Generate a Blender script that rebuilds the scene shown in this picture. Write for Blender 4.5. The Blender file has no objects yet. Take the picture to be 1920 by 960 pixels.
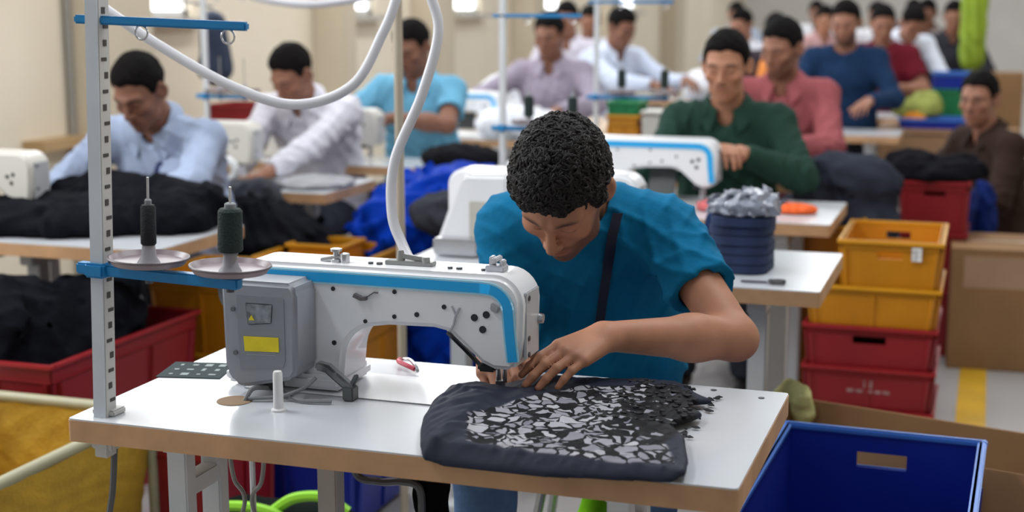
import bpy, bmesh, math, random
import numpy as np
from mathutils import Vector, Matrix

# ------------------------------------------------------------------ camera, world, lights, exposure
sc = bpy.context.scene
COL = sc.collection
cam_d = bpy.data.cameras.new('camera')
cam = bpy.data.objects.new('camera', cam_d)
COL.objects.link(cam)
cam.location = (0.9275, -2.362, 1.483)
cam.rotation_euler = (math.pi / 2 - 0.1735, 0, 0.32155)
cam_d.sensor_width = 36.0
cam_d.lens = 2669.0 / 1920 * 36
cam_d.dof.use_dof = True
cam_d.dof.focus_distance = 2.62
cam_d.dof.aperture_fstop = 2.6
cam_d.clip_start = 0.05
sc.camera = cam

world = bpy.data.worlds.new('world')
sc.world = world
world.use_nodes = True
wn = world.node_tree.nodes
wn['Background'].inputs[0].default_value = (0.93, 0.97, 1.0, 1)
wn['Background'].inputs[1].default_value = 0.30


def area(name, loc, rot, sx, sy, power, col=(1, 1, 1)):
    l = bpy.data.lights.new(name, 'AREA')
    l.shape = 'RECTANGLE'
    l.size, l.size_y, l.energy, l.color = sx, sy, power, col
    o = bpy.data.objects.new(name, l)
    o.location, o.rotation_euler = loc, rot
    COL.objects.link(o)


# daylight entering the row of tall windows in the long wall, and the hall's ceiling lamps with two added fills at the far end
for i, wy in enumerate((0.2, 4.9, 9.0, 13.5)):
    area('window_light', (-3.45, wy, 2.45), (0, -math.pi / 2 + 0.35, 0), 2.0, 2.2, 95, (0.95, 0.98, 1.0))
for i, (lx, ly) in enumerate(((-1.6, -0.6), (0.9, 0.9), (-1.6, 3.2), (0.9, 4.6), (-1.6, 7.2), (0.9, 8.6), (-0.6, 12.5), (-0.6, 17.0), (-1.2, 21.5), (1.6, 21.5))):  # last two are added to brighten the back wall
    area('ceiling_and_fill_light', (lx, ly, 3.5), (0, 0, 0), 0.35, 2.4, 50, (0.97, 0.99, 1.0))

sc.view_settings.view_transform = 'Standard'
sc.view_settings.look = 'None'
sc.view_settings.gamma = 1.0
sc.view_settings.use_curve_mapping = False
sc.view_settings.exposure = 0.0
try:
    sc.cycles.use_denoising = True
except Exception:
    pass

# ------------------------------------------------------------------ materials
_M = {}


def mat(name, col, rough=0.6, metal=0.0, var=0.06, nscale=6.0, bump=0.0, bscale=60.0, spec=0.5, sheen=0.0, coat=0.0):
    """procedural material: base colour with soft noise variation and optional fine bump"""
    if name in _M:
        return _M[name]
    m = bpy.data.materials.new(name)
    m.use_nodes = True
    nt = m.node_tree
    b = nt.nodes['Principled BSDF']
    tc = nt.nodes.new('ShaderNodeTexCoord')
    nz = nt.nodes.new('ShaderNodeTexNoise')
    nz.inputs['Scale'].default_value = nscale
    nz.inputs['Detail'].default_value = 4
    nt.links.new(tc.outputs['Object'], nz.inputs['Vector'])
    rp = nt.nodes.new('ShaderNodeMapRange')
    rp.inputs['From Min'].default_value = 0.3
    rp.inputs['From Max'].default_value = 0.7
    rp.inputs['To Min'].default_value = 1 - var
    rp.inputs['To Max'].default_value = 1 + var
    nt.links.new(nz.outputs['Fac'], rp.inputs['Value'])
    mx = nt.nodes.new('ShaderNodeMix')
    mx.data_type = 'RGBA'
    mx.blend_type = 'MULTIPLY'
    mx.inputs['Factor'].default_value = 1
    mx.inputs['A'].default_value = (*col, 1)
    nt.links.new(rp.outputs['Result'], mx.inputs['B'])
    nt.links.new(mx.outputs['Result'], b.inputs['Base Color'])
    b.inputs['Roughness'].default_value = rough
    b.inputs['Metallic'].default_value = metal
    b.inputs['Specular IOR Level'].default_value = spec
    b.inputs['Sheen Weight'].default_value = sheen
    b.inputs['Coat Weight'].default_value = coat
    if bump > 0:
        n2 = nt.nodes.new('ShaderNodeTexNoise')
        n2.inputs['Scale'].default_value = bscale
        n2.inputs['Detail'].default_value = 3
        nt.links.new(tc.outputs['Object'], n2.inputs['Vector'])
        bp = nt.nodes.new('ShaderNodeBump')
        bp.inputs['Strength'].default_value = bump
        bp.inputs['Distance'].default_value = 0.01
        nt.links.new(n2.outputs['Fac'], bp.inputs['Height'])
        nt.links.new(bp.outputs['Normal'], b.inputs['Normal'])
    _M[name] = m
    return m


def mat_emit(name, col, strength):
    if name in _M:
        return _M[name]
    m = bpy.data.materials.new(name)
    m.use_nodes = True
    b = m.node_tree.nodes['Principled BSDF']
    b.inputs['Base Color'].default_value = (*col, 1)
    b.inputs['Emission Color'].default_value = (*col, 1)
    b.inputs['Emission Strength'].default_value = strength
    _M[name] = m
    return m


def mat_attr(name, rough=0.5, spec=0.35, sss=0.0, bump=0.0, bscale=200.0, sheen=0.0, var=0.08, nscale=30):
    """colour from the mesh's own colour attribute 'col' (lips, brows, print ...), with noise"""
    if name in _M:
        return _M[name]
    m = mat(name, (1, 1, 1), rough, var=var, nscale=nscale, bump=bump, bscale=bscale, sheen=sheen, spec=spec)
    nt = m.node_tree
    at = nt.nodes.new('ShaderNodeAttribute')
    at.attribute_name = 'col'
    mx = [n for n in nt.nodes if n.bl_idname == 'ShaderNodeMix'][0]
    nt.links.new(at.outputs['Color'], mx.inputs['A'])
    b = nt.nodes['Principled BSDF']
    if sss:
        b.inputs['Subsurface Weight'].default_value = sss
        b.inputs['Subsurface Radius'].default_value = (0.012, 0.005, 0.003)
        b.inputs['Subsurface Scale'].default_value = 0.3
    return m


# ------------------------------------------------------------------ object helpers
def link_obj(name, me, parent=None, loc=None):
    o = bpy.data.objects.new(name, me)
    COL.objects.link(o)
    if parent is not None:
        o.parent = parent
    if loc is not None:
        o.location = loc
    return o


def tag(o, label, cat, group=None, kind=None):
    o['label'] = label
    o['category'] = cat
    if group:
        o['group'] = group
    if kind:
        o['kind'] = kind
    return o


def thing(name, label, cat, loc=(0, 0, 0), rz=0.0, group=None, kind=None):
    o = bpy.data.objects.new(name, None)
    o.empty_display_size = 0.05
    COL.objects.link(o)
    o.location = loc
    o.rotation_euler = (0, 0, rz)
    return tag(o, label, cat, group, kind)


def copy_tree(o, parent=None):
    c = o.copy()
    COL.objects.link(c)
    c.parent = parent
    for ch in list(o.children):
        copy_tree(ch, c)
    return c


def relabel(o, label, group=None):
    o['label'] = label
    if group:
        o['group'] = group
    return o


class MB:
    """collects shapes into ONE mesh"""

    def __init__(self):
        self.bm = bmesh.new()

    def box(self, c, s, rot=None, taper=1.0):
        x, y, z = s[0] / 2, s[1] / 2, s[2] / 2
        vs = []
        R = rot if rot is not None else Matrix.Identity(3)
        for dz in (-1, 1):
            k = taper if dz < 0 else 1.0
            for dx, dy in ((-1, -1), (1, -1), (1, 1), (-1, 1)):
                vs.append(self.bm.verts.new(Vector(c) + R @ Vector((dx * x * k, dy * y * k, dz * z))))
        for f in ((3, 2, 1, 0), (4, 5, 6, 7), (0, 1, 5, 4), (1, 2, 6, 5), (2, 3, 7, 6), (3, 0, 4, 7)):
            self.bm.faces.new([vs[i] for i in f])
        return self

    def bar(self, a, b, w, h=None):
        """box between two points"""
        h = h or w
        a, b = Vector(a), Vector(b)
        d = b - a
        q = d.to_track_quat('Z', 'Y').to_matrix()
        return self.box((a + b) / 2, (w, h, d.length), q)

    def tube(self, pts, r, n=10, cap=True):
        pts = [Vector(p) for p in pts]
        rs = r if isinstance(r, (list, tuple)) else [r] * len(pts)
        rings = []
        up = None
        for i, p in enumerate(pts):
            d = (pts[min(i + 1, len(pts) - 1)] - pts[max(i - 1, 0)]).normalized()
            if up is None:
                up = d.orthogonal().normalized()
            up = (up - d * up.dot(d))
            up = up.normalized() if up.length > 1e-6 else d.orthogonal().normalized()
            s = d.cross(up)
            rings.append([self.bm.verts.new(p + (up * math.cos(t) + s * math.sin(t)) * rs[i])
                          for t in [2 * math.pi * k / n for k in range(n)]])
        for a, b in zip(rings, rings[1:]):
            for k in range(n):
                self.bm.faces.new((a[k], a[(k + 1) % n], b[(k + 1) % n], b[k]))
        if cap:
            self.bm.faces.new(rings[0][::-1])
            self.bm.faces.new(rings[-1])
        return self

    def cyl(self, a, b, r0, r1=None, n=16):
        return self.tube([a, b], [r0, r1 if r1 is not None else r0], n)

    def lathe(self, prof, c, n=28):
        """prof: (r,z) list, about the vertical through c"""
        c = Vector(c)
        rings = []
        for r, z in prof:
            rings.append([self.bm.verts.new(c + Vector((max(r, 1e-5) * math.cos(t), max(r, 1e-5) * math.sin(t), z)))
                          for t in [2 * math.pi * k / n for k in range(n)]])
        for a, b in zip(rings, rings[1:]):
            for k in range(n):
                self.bm.faces.new((a[k], a[(k + 1) % n], b[(k + 1) % n], b[k]))
        self.bm.faces.new(rings[0][::-1])
        self.bm.faces.new(rings[-1])
        return self

    def prism_y(self, poly, y0, y1):
        """poly in (x,z), extruded along y"""
        a = [self.bm.verts.new((x, y0, z)) for x, z in poly]
        b = [self.bm.verts.new((x, y1, z)) for x, z in poly]
        n = len(poly)
        self.bm.faces.new(a)
        self.bm.faces.new(b[::-1])
        for i in range(n):
            self.bm.faces.new((a[(i + 1) % n], a[i], b[i], b[(i + 1) % n]))
        return self

    def prism_z(self, poly, z0, z1):
        a = [self.bm.verts.new((x, y, z0)) for x, y in poly]
        b = [self.bm.verts.new((x, y, z1)) for x, y in poly]
        n = len(poly)
        self.bm.faces.new(a[::-1])
        self.bm.faces.new(b)
        for i in range(n):
            self.bm.faces.new((a[i], a[(i + 1) % n], b[(i + 1) % n], b[i]))
        return self

    def strip_y(self, path, w, y0, y1):
        """band of width w following an (x,z) path, extruded along y"""
        L, R = [], []
        n = len(path)
        for i in range(n):
            p = Vector(path[i])
            d = (Vector(path[min(i + 1, n - 1)]) - Vector(path[max(i - 1, 0)])).normalized()
            nn = Vector((-d.y, d.x))
            L.append(p + nn * w / 2)
            R.append(p - nn * w / 2)
        for i in range(n - 1):
            self.prism_y([L[i], L[i + 1], R[i + 1], R[i]], y0, y1)
        bmesh.ops.remove_doubles(self.bm, verts=self.bm.verts[:], dist=1e-5)
        return self

    def mesh(self, name, bevel=0.0, seg=2, smooth=True, ang=35):
        bm = self.bm
        bmesh.ops.recalc_face_normals(bm, faces=bm.faces[:])
        if bevel > 0:
            es = [e for e in bm.edges if len(e.link_faces) == 2 and e.calc_face_angle(0) > math.radians(28)]
            bmesh.ops.bevel(bm, geom=es, offset=bevel, segments=seg, affect='EDGES', clamp_overlap=True)
        me = bpy.data.meshes.new(name)
        bm.to_mesh(me)
        bm.free()
        if smooth:
            for p in me.polygons:
                p.use_smooth = True
            me.set_sharp_from_angle(angle=math.radians(ang))
        return me

    def build(self, name, m, parent=None, bevel=0.0, seg=2, smooth=True, ang=35, loc=None):
        me = self.mesh(name, bevel, seg, smooth, ang)
        me.materials.append(m)
        return link_obj(name, me, parent, loc)


def spline(pts, n=8):
    """Catmull-Rom through points"""
    P = [Vector(p) for p in pts]
    P = [P[0] * 2 - P[1]] + P + [P[-1] * 2 - P[-2]]
    out = []
    for i in range(1, len(P) - 2):
        for k in range(n):
            t = k / n
            a, b, c, d = P[i - 1], P[i], P[i + 1], P[i + 2]
            out.append(0.5 * ((2 * b) + (c - a) * t + (2 * a - 5 * b + 4 * c - d) * t * t + (3 * b - a - 3 * c + d) * t ** 3))
    out.append(P[-2])
    return out


# ------------------------------------------------------------------ implicit surfaces -> meshes (for bodies, cloth and hair)
F32 = np.float32


def V3(*a):
    return np.array(a, F32)


def rc(p, a, b, r1, r2):
    a = np.asarray(a, F32)
    ab = np.asarray(b, F32) - a
    pa = p - a
    t = np.clip(pa @ ab / max(float(ab @ ab), 1e-9), 0, 1)
    d = pa - t[:, None] * ab
    return np.sqrt(np.einsum('ij,ij->i', d, d)) - (r1 + (r2 - r1) * t)


def ell(p, c, r):
    q = (p - np.asarray(c, F32)) / np.asarray(r, F32)
    k0 = np.sqrt(np.einsum('ij,ij->i', q, q))
    q = q / np.asarray(r, F32)
    k1 = np.sqrt(np.einsum('ij,ij->i', q, q))
    return k0 * (k0 - 1) / np.maximum(k1, 1e-6)


def smin(a, b, k):
    h = np.clip(0.5 + 0.5 * (b - a) / k, 0, 1)
    return b * (1 - h) + a * h - k * h * (1 - h)


def smax(a, b, k):
    return -smin(-a, -b, k)


def folds(p, freq, seed, ridged=True, stretch=(1, 1, 1)):
    """cloth-like creases, about -1..1"""
    rs = np.random.RandomState(seed)
    q = p * np.asarray(stretch, F32) * freq
    out = np.zeros(len(p), F32)
    w = np.stack([np.sin(q @ rs.randn(3).astype(F32) * 0.7 + rs.rand() * 6) for _ in range(3)], 1)
    q = q + w * 0.9
    for o in range(3):
        s = np.sin(q @ (rs.randn(3).astype(F32)) + rs.rand() * 6.28)
        out += (1 - 2 * np.abs(s)) if ridged else s
    return out / 3


def creases(p, dirs, spacing, seed, width=0.34):
    """long narrow cloth ridges across each direction, fading in and out; about 0..1"""
    rs = np.random.RandomState(seed)
    out = np.zeros(len(p), F32)
    for d in dirs:
        d = np.asarray(d, F32)
        d = d / np.linalg.norm(d)
        w = np.sin(p @ rs.randn(3).astype(F32) * 9 + rs.rand() * 6) * 0.9 + np.sin(p @ rs.randn(3).astype(F32) * 17 + rs.rand() * 6) * 0.35
        ph = p @ d * (math.pi / spacing) + w + rs.rand() * 3
        mk = np.clip(0.35 + 0.9 * np.sin(p @ rs.randn(3).astype(F32) * 11 + rs.rand() * 6), 0, 1)
        out += np.exp(-(np.sin(ph) / width) ** 2) * mk
    return out


def surf(fn, lo, hi, h, cs=4, margin=1.5):
    """surface nets on the zero set of fn; sparse. -> verts, quads"""
    lo = np.asarray(lo, np.float64)
    hi = np.asarray(hi, np.float64)
    H = h * cs
    nc = np.ceil((hi - lo) / H).astype(int) + 1
    g = np.stack(np.meshgrid(*[np.arange(n) for n in nc], indexing='ij'), -1).reshape(-1, 3)
    ctr = (lo + (g + 0.5) * H).astype(F32)
    d = np.concatenate([fn(c) for c in np.array_split(ctr, max(1, len(ctr) // 400000))])
    g = g[np.abs(d) < H * 0.87 * margin]
    if len(g) == 0:
        return np.zeros((0, 3)), np.zeros((0, 4), int)
    off = np.stack(np.meshgrid(*[np.arange(cs)] * 3, indexing='ij'), -1).reshape(-1, 3)
    cells = (g[:, None, :] * cs + off[None]).reshape(-1, 3)
    nf = nc * cs + 2
    key = lambda c: (c[:, 0] * nf[1] + c[:, 1]) * nf[2] + c[:, 2]
    ck = np.sort(key(cells))
    unk = lambda k: np.stack([k // (nf[1] * nf[2]), (k // nf[2]) % nf[1], k % nf[2]], -1)
    coff = np.array([[i, j, k] for i in (0, 1) for j in (0, 1) for k in (0, 1)])
    cko = (coff[:, 0] * nf[1] + coff[:, 1]) * nf[2] + coff[:, 2]
    pk = np.unique((ck[:, None] + cko[None]).ravel())
    pp = (lo + unk(pk) * h).astype(F32)
    val = np.concatenate([fn(c) for c in np.array_split(pp, max(1, len(pp) // 400000))]).astype(F32)
    ci = np.searchsorted(pk, ck[:, None] + cko[None])
    cv = val[ci]
    neg = (cv < 0).sum(1)
    act = (neg > 0) & (neg < 8)
    ak = ck[act]
    av = cv[act]
    base = unk(ak)
    acc = np.zeros((len(ak), 3))
    cnt = np.zeros(len(ak))
    for a in range(8):
        for b in range(a + 1, 8):
            if np.abs(coff[a] - coff[b]).sum() != 1:
                continue
            va, vb = av[:, a], av[:, b]
            m = (va < 0) != (vb < 0)
            t = np.where(m, va / np.where(m, va - vb, 1), 0)
            acc += np.where(m[:, None], coff[a] + (coff[b] - coff[a]) * t[:, None], 0)
            cnt += m
    verts = lo + (base + acc / cnt[:, None]) * h
    quads = []
    st = [nf[1] * nf[2], nf[2], 1]
    for ax in range(3):
        u, v = [(1, 2), (2, 0), (0, 1)][ax]
        k2 = pk + st[ax]
        j = np.searchsorted(pk, k2)
        j = np.minimum(j, len(pk) - 1)
        ok = pk[j] == k2
        i0 = np.nonzero(ok)[0]
        s0, s1 = val[i0] < 0, val[j[i0]] < 0
        m = s0 != s1
        e = pk[i0[m]]
        flip = s1[m]
        cs4 = [e, e - st[u], e - st[u] - st[v], e - st[v]]
        idx = [np.minimum(np.searchsorted(ak, c), len(ak) - 1) for c in cs4]
        good = np.ones(len(e), bool)
        for c, q in zip(cs4, idx):
            good &= ak[q] == c
        q = np.stack(idx, 1)[good]
        fl = flip[good]
        q[fl] = q[fl][:, ::-1]
        quads.append(q)
    return verts, np.concatenate(quads)


def np_mesh(name, verts, quads, material, col=None):
    me = bpy.data.meshes.new(name)
    n, m = len(verts), len(quads)
    me.vertices.add(n)
    me.vertices.foreach_set('co', np.asarray(verts, F32).ravel())
    me.loops.add(m * 4)
    me.loops.foreach_set('vertex_index', np.asarray(quads, np.int32).ravel())
    me.polygons.add(m)
    me.polygons.foreach_set('loop_start', np.arange(m, dtype=np.int32) * 4)
    me.polygons.foreach_set('use_smooth', np.ones(m, bool))
    me.update(calc_edges=True)
    me.validate()
    me.materials.append(material)
    if col is not None:
        a = me.color_attributes.new('col', 'FLOAT_COLOR', 'POINT')
        c = np.ones((n, 4), F32)
        c[:, :3] = col
        a.data.foreach_set('color', c.ravel())
    return me


def relax(v, q, it=1, f=0.5):
    e = np.concatenate([q[:, [0, 1]], q[:, [1, 2]], q[:, [2, 3]], q[:, [3, 0]]])
    i, j = np.concatenate([e[:, 0], e[:, 1]]), np.concatenate([e[:, 1], e[:, 0]])
    n = len(v)
    c = np.bincount(i, minlength=n)
    for _ in range(it):
        s = np.stack([np.bincount(i, weights=v[j, k], minlength=n) for k in range(3)], 1)
        v = v * (1 - f) + f * s / np.maximum(c, 1)[:, None]
    return v


def sdf_obj(name, fn, lo, hi, h, material, parent=None, colfn=None, smooth_it=1, margin=1.5, off=(0, 0, 0)):
    v, q = surf(fn, lo, hi, h, margin=margin)
    if smooth_it:
        v = relax(v, q, smooth_it)
    me = np_mesh(name, v, q, material, colfn(v.astype(F32)) if colfn else None)
    return link_obj(name, me, parent, off if any(off) else None)

# ------------------------------------------------------------------ people
def rotx(a):
    c, s = math.cos(a), math.sin(a)
    return np.array([[1, 0, 0], [0, c, -s], [0, s, c]], F32)


def roty(a):
    c, s = math.cos(a), math.sin(a)
    return np.array([[c, 0, s], [0, 1, 0], [-s, 0, c]], F32)


def rotz(a):
    c, s = math.cos(a), math.sin(a)
    return np.array([[c, -s, 0], [s, c, 0], [0, 0, 1]], F32)


def unit(v):
    v = np.asarray(v, F32)
    return v / max(float(np.linalg.norm(v)), 1e-9)


def ik(S, W, l1, l2, pole):
    S, W = np.asarray(S, F32), np.asarray(W, F32)
    d = W - S
    L = float(np.linalg.norm(d))
    u = d / L
    if L > (l1 + l2) * 0.995:
        L = (l1 + l2) * 0.995
        W = S + u * L
    a = (l1 * l1 - l2 * l2 + L * L) / (2 * L)
    hh = math.sqrt(max(l1 * l1 - a * a, 1e-6))
    pl = np.asarray(pole, F32)
    n = unit(pl - u * float(pl @ u))
    return S + u * a + n * hh, W


def head_d(q, fat=0.0):
    """head in its own frame: face towards -y, crown +z, about 0.235 tall"""
    d = ell(q, (0, 0.014, 0.030), (0.074, 0.094, 0.086))
    d = smin(d, ell(q, (0, -0.022, -0.030), (0.061 + fat, 0.066, 0.080)), 0.03)
    d = smin(d, rc(q, (-0.034 - fat, -0.030, -0.078), (0, -0.066, -0.098), 0.022, 0.020), 0.025)
    d = smin(d, rc(q, (0.034 + fat, -0.030, -0.078), (0, -0.066, -0.098), 0.022, 0.020), 0.025)
    ax = q.copy()
    ax[:, 0] = np.abs(ax[:, 0])
    d = smin(d, rc(ax, (0.010, -0.085, 0.020), (0.046, -0.068, 0.020), 0.010, 0.009), 0.018)      # brow ridge
    d = smin(d, ell(ax, (0.044, -0.058, -0.024), (0.022, 0.022, 0.018)), 0.02)                    # cheekbone
    d = smax(d, -ell(ax, (0.031, -0.098, 0.002), (0.017, 0.016, 0.011)), 0.012)                   # eye socket
    d = smin(d, ell(ax, (0.031, -0.0745, 0.001), (0.0145, 0.0125, 0.0105)), 0.004)                # eyeball with lid
    d = smin(d, rc(q, (0, -0.086, 0.012), (0, -0.111, -0.030), 0.0075, 0.0105), 0.010)            # nose bridge
    d = smin(d, ell(ax, (0.0115, -0.098, -0.034), (0.0085, 0.011, 0.0075)), 0.006)                # nostril wings
    d = smin(d, ell(q, (0, -0.074, -0.064), (0.030, 0.024, 0.024)), 0.018)                        # muzzle
    d = smin(d, rc(ax, (0, -0.0955, -0.0585), (0.019, -0.086, -0.0605), 0.0055, 0.0035), 0.005)   # upper lip
    d = smin(d, rc(ax, (0, -0.0945, -0.0695), (0.017, -0.086, -0.0665), 0.0062, 0.0035), 0.005)   # lower lip
    d = smax(d, -rc(ax, (0, -0.1025, -0.0638), (0.021, -0.092, -0.0632), 0.0018, 0.0012), 0.003)  # mouth line
    qe = ax - V3(0.082, 0.014, -0.004)
    qe = qe @ rotz(-0.55)
    e = ell(qe, (0, 0, 0), (0.0095, 0.023, 0.034))
    e = smax(e, -ell(qe, (0.009, -0.003, 0.004), (0.008, 0.013, 0.021)), 0.005)
    return smin(d, e, 0.006)


def head_col(q, skin, lip, dark, brow=1.0, beard=0.0, moustache=0.0, eyes='down'):
    """the face's own colours"""
    n = len(q)
    c = np.repeat(np.asarray(skin, F32)[None], n, 0)
    x, y, z = np.abs(q[:, 0]), q[:, 1], q[:, 2]

    def mixin(m, col):
        m = np.clip(m, 0, 1)[:, None]
        c[:] = c * (1 - m) + np.asarray(col, F32) * m
    front = y < -0.05
    ruddy = np.exp(-((x - 0.04) / 0.02) ** 2 - ((z + 0.025) / 0.02) ** 2) * front
    mixin(0.25 * ruddy, np.asarray(skin) * [1.12, 0.8, 0.75])
    if beard:
        b = np.clip((-0.034 - z + 0.9 * np.clip(x - 0.040, 0, 0.04) - 0.4 * np.clip(-y - 0.055, 0, 0.05)) / 0.014, 0, 1) * np.clip((0.012 - y) / 0.012, 0, 1)
        b *= 1 - np.exp(-(x / 0.022) ** 2 - ((z + 0.064) / 0.012) ** 2) * front
        mixin(beard * b, dark)
    if moustache:
        mixin(moustache * np.exp(-(x / 0.028) ** 4 - ((z + 0.050 + 0.2 * x) / 0.0055) ** 2) * front, dark)
    mixin(np.exp(-(x / 0.021) ** 4 - ((z + 0.064) / 0.0085) ** 4) * (y < -0.075) * 0.75, lip)
    mixin(np.exp(-(x / 0.022) ** 4 - ((z + 0.0635) / 0.0018) ** 2) * (y < -0.075) * 0.8, np.asarray(lip) * 0.35)
    mixin(brow * np.exp(-((x - 0.032) / 0.019) ** 4 - ((z - 0.0235 + 0.10 * np.abs(x - 0.026)) / 0.0048) ** 2) * front, dark)
    if eyes == 'down':
        mixin(np.exp(-((x - 0.031) / 0.0135) ** 4 - ((z + 0.0045 - 4 * (x - 0.031) ** 2) / 0.0022) ** 2) * front, dark)
        mixin(0.35 * np.exp(-((x - 0.031) / 0.015) ** 4 - ((z - 0.0055) / 0.004) ** 2) * front, np.asarray(skin) * 0.65)  # eye socket shade painted into the skin colour
    else:
        w = np.exp(-((x - 0.031) / 0.0125) ** 4 - (z / 0.0048) ** 4) * front
        mixin(0.55 * w, (0.45, 0.40, 0.37))
        mixin(np.exp(-((x - 0.031) / 0.0055) ** 4 - (z / 0.0055) ** 4) * front, np.asarray(dark) * 0.6)
        mixin(np.exp(-((x - 0.031) / 0.014) ** 4 - ((z - 0.0055) / 0.0018) ** 2) * front, dark)
    return c


def hand_prims(W, Fd, N, side, curl=(0.3, 0.35, 0.4, 0.45), spread=0.10, thumb=0.5, s=1.0, thumb_in=0.0):
    """round cones of a hand. side +1 = left hand, -1 = right. -> palm list, finger list, thumb list"""
    Fd = unit(Fd)
    N = unit(np.asarray(N, F32) - Fd * float(np.asarray(N, F32) @ Fd))
    T = np.cross(Fd, N) * side
    palm, fing = [], []
    kt = (0.031, 0.0105, -0.0105, -0.029)
    kf = (0.090, 0.094, 0.089, 0.079)
    bt = (0.017, 0.006, -0.006, -0.016)
    ph = ((0.043, 0.026, 0.021), (0.047, 0.030, 0.022), (0.043, 0.028, 0.021), (0.034, 0.021, 0.019))
    rr = (0.0098, 0.0100, 0.0094, 0.0084)
    for i in range(4):
        a = W + (T * bt[i] + Fd * 0.004) * s
        k = W + (Fd * kf[i] + T * kt[i] - N * (0.004 if i == 3 else 0)) * s
        palm.append((a, k, 0.0165 * s, 0.0118 * s))
        dirv = unit(Fd + T * spread * (1.5 - i) * 0.7)
        ang = 0.0
        p = k
        ch = []
        for j in range(3):
            ang += curl[i] * (1.0, 1.15, 0.7)[j]
            dv = dirv * math.cos(ang) - N * math.sin(ang)
            e = p + dv * ph[i][j] * s
            r0 = rr[i] * (1.0, 0.93, 0.84)[j] * s
            ch.append((p, e, r0, rr[i] * (0.93, 0.84, 0.70)[j] * s))
            p = e
        fing.append(ch)
    a = W + (Fd * 0.022 + T * 0.018 - N * 0.006) * s
    d1 = unit(Fd * (0.75 - 0.2 * thumb) + T * (0.45 + 0.6 * thumb) - N * (0.35 + thumb_in))
    b = a + d1 * 0.046 * s
    d2 = unit(d1 * 0.6 + Fd * 0.7 - N * thumb_in)
    c = b + d2 * 0.034 * s
    d3 = unit(d2 * 0.8 + Fd * 0.5 - N * thumb_in)
    e = c + d3 * 0.027 * s
    th = [(a, b, 0.0165 * s, 0.0125 * s), (b, c, 0.0122 * s, 0.0108 * s), (c, e, 0.0108 * s, 0.0082 * s)]
    return palm, fing, th


def hand_d(P, prims):
    palm, fing, th = prims
    d = None
    for q in palm:
        v = rc(P, *q)
        d = v if d is None else smin(d, v, 0.014)
    for ch in fing:
        f = None
        for q in ch:
            v = rc(P, *q)
            f = v if f is None else smin(f, v, 0.004)
        d = smin(d, f, 0.005)
    t = None
    for q in th:
        v = rc(P, *q)
        t = v if t is None else smin(t, v, 0.006)
    return smin(d, t, 0.009)


SKIN = {'a': (0.40, 0.185, 0.110), 'b': (0.30, 0.135, 0.085), 'c': (0.22, 0.098, 0.062), 'd': (0.46, 0.24, 0.165)}
HAIRC = (0.007, 0.006, 0.006)


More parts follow.
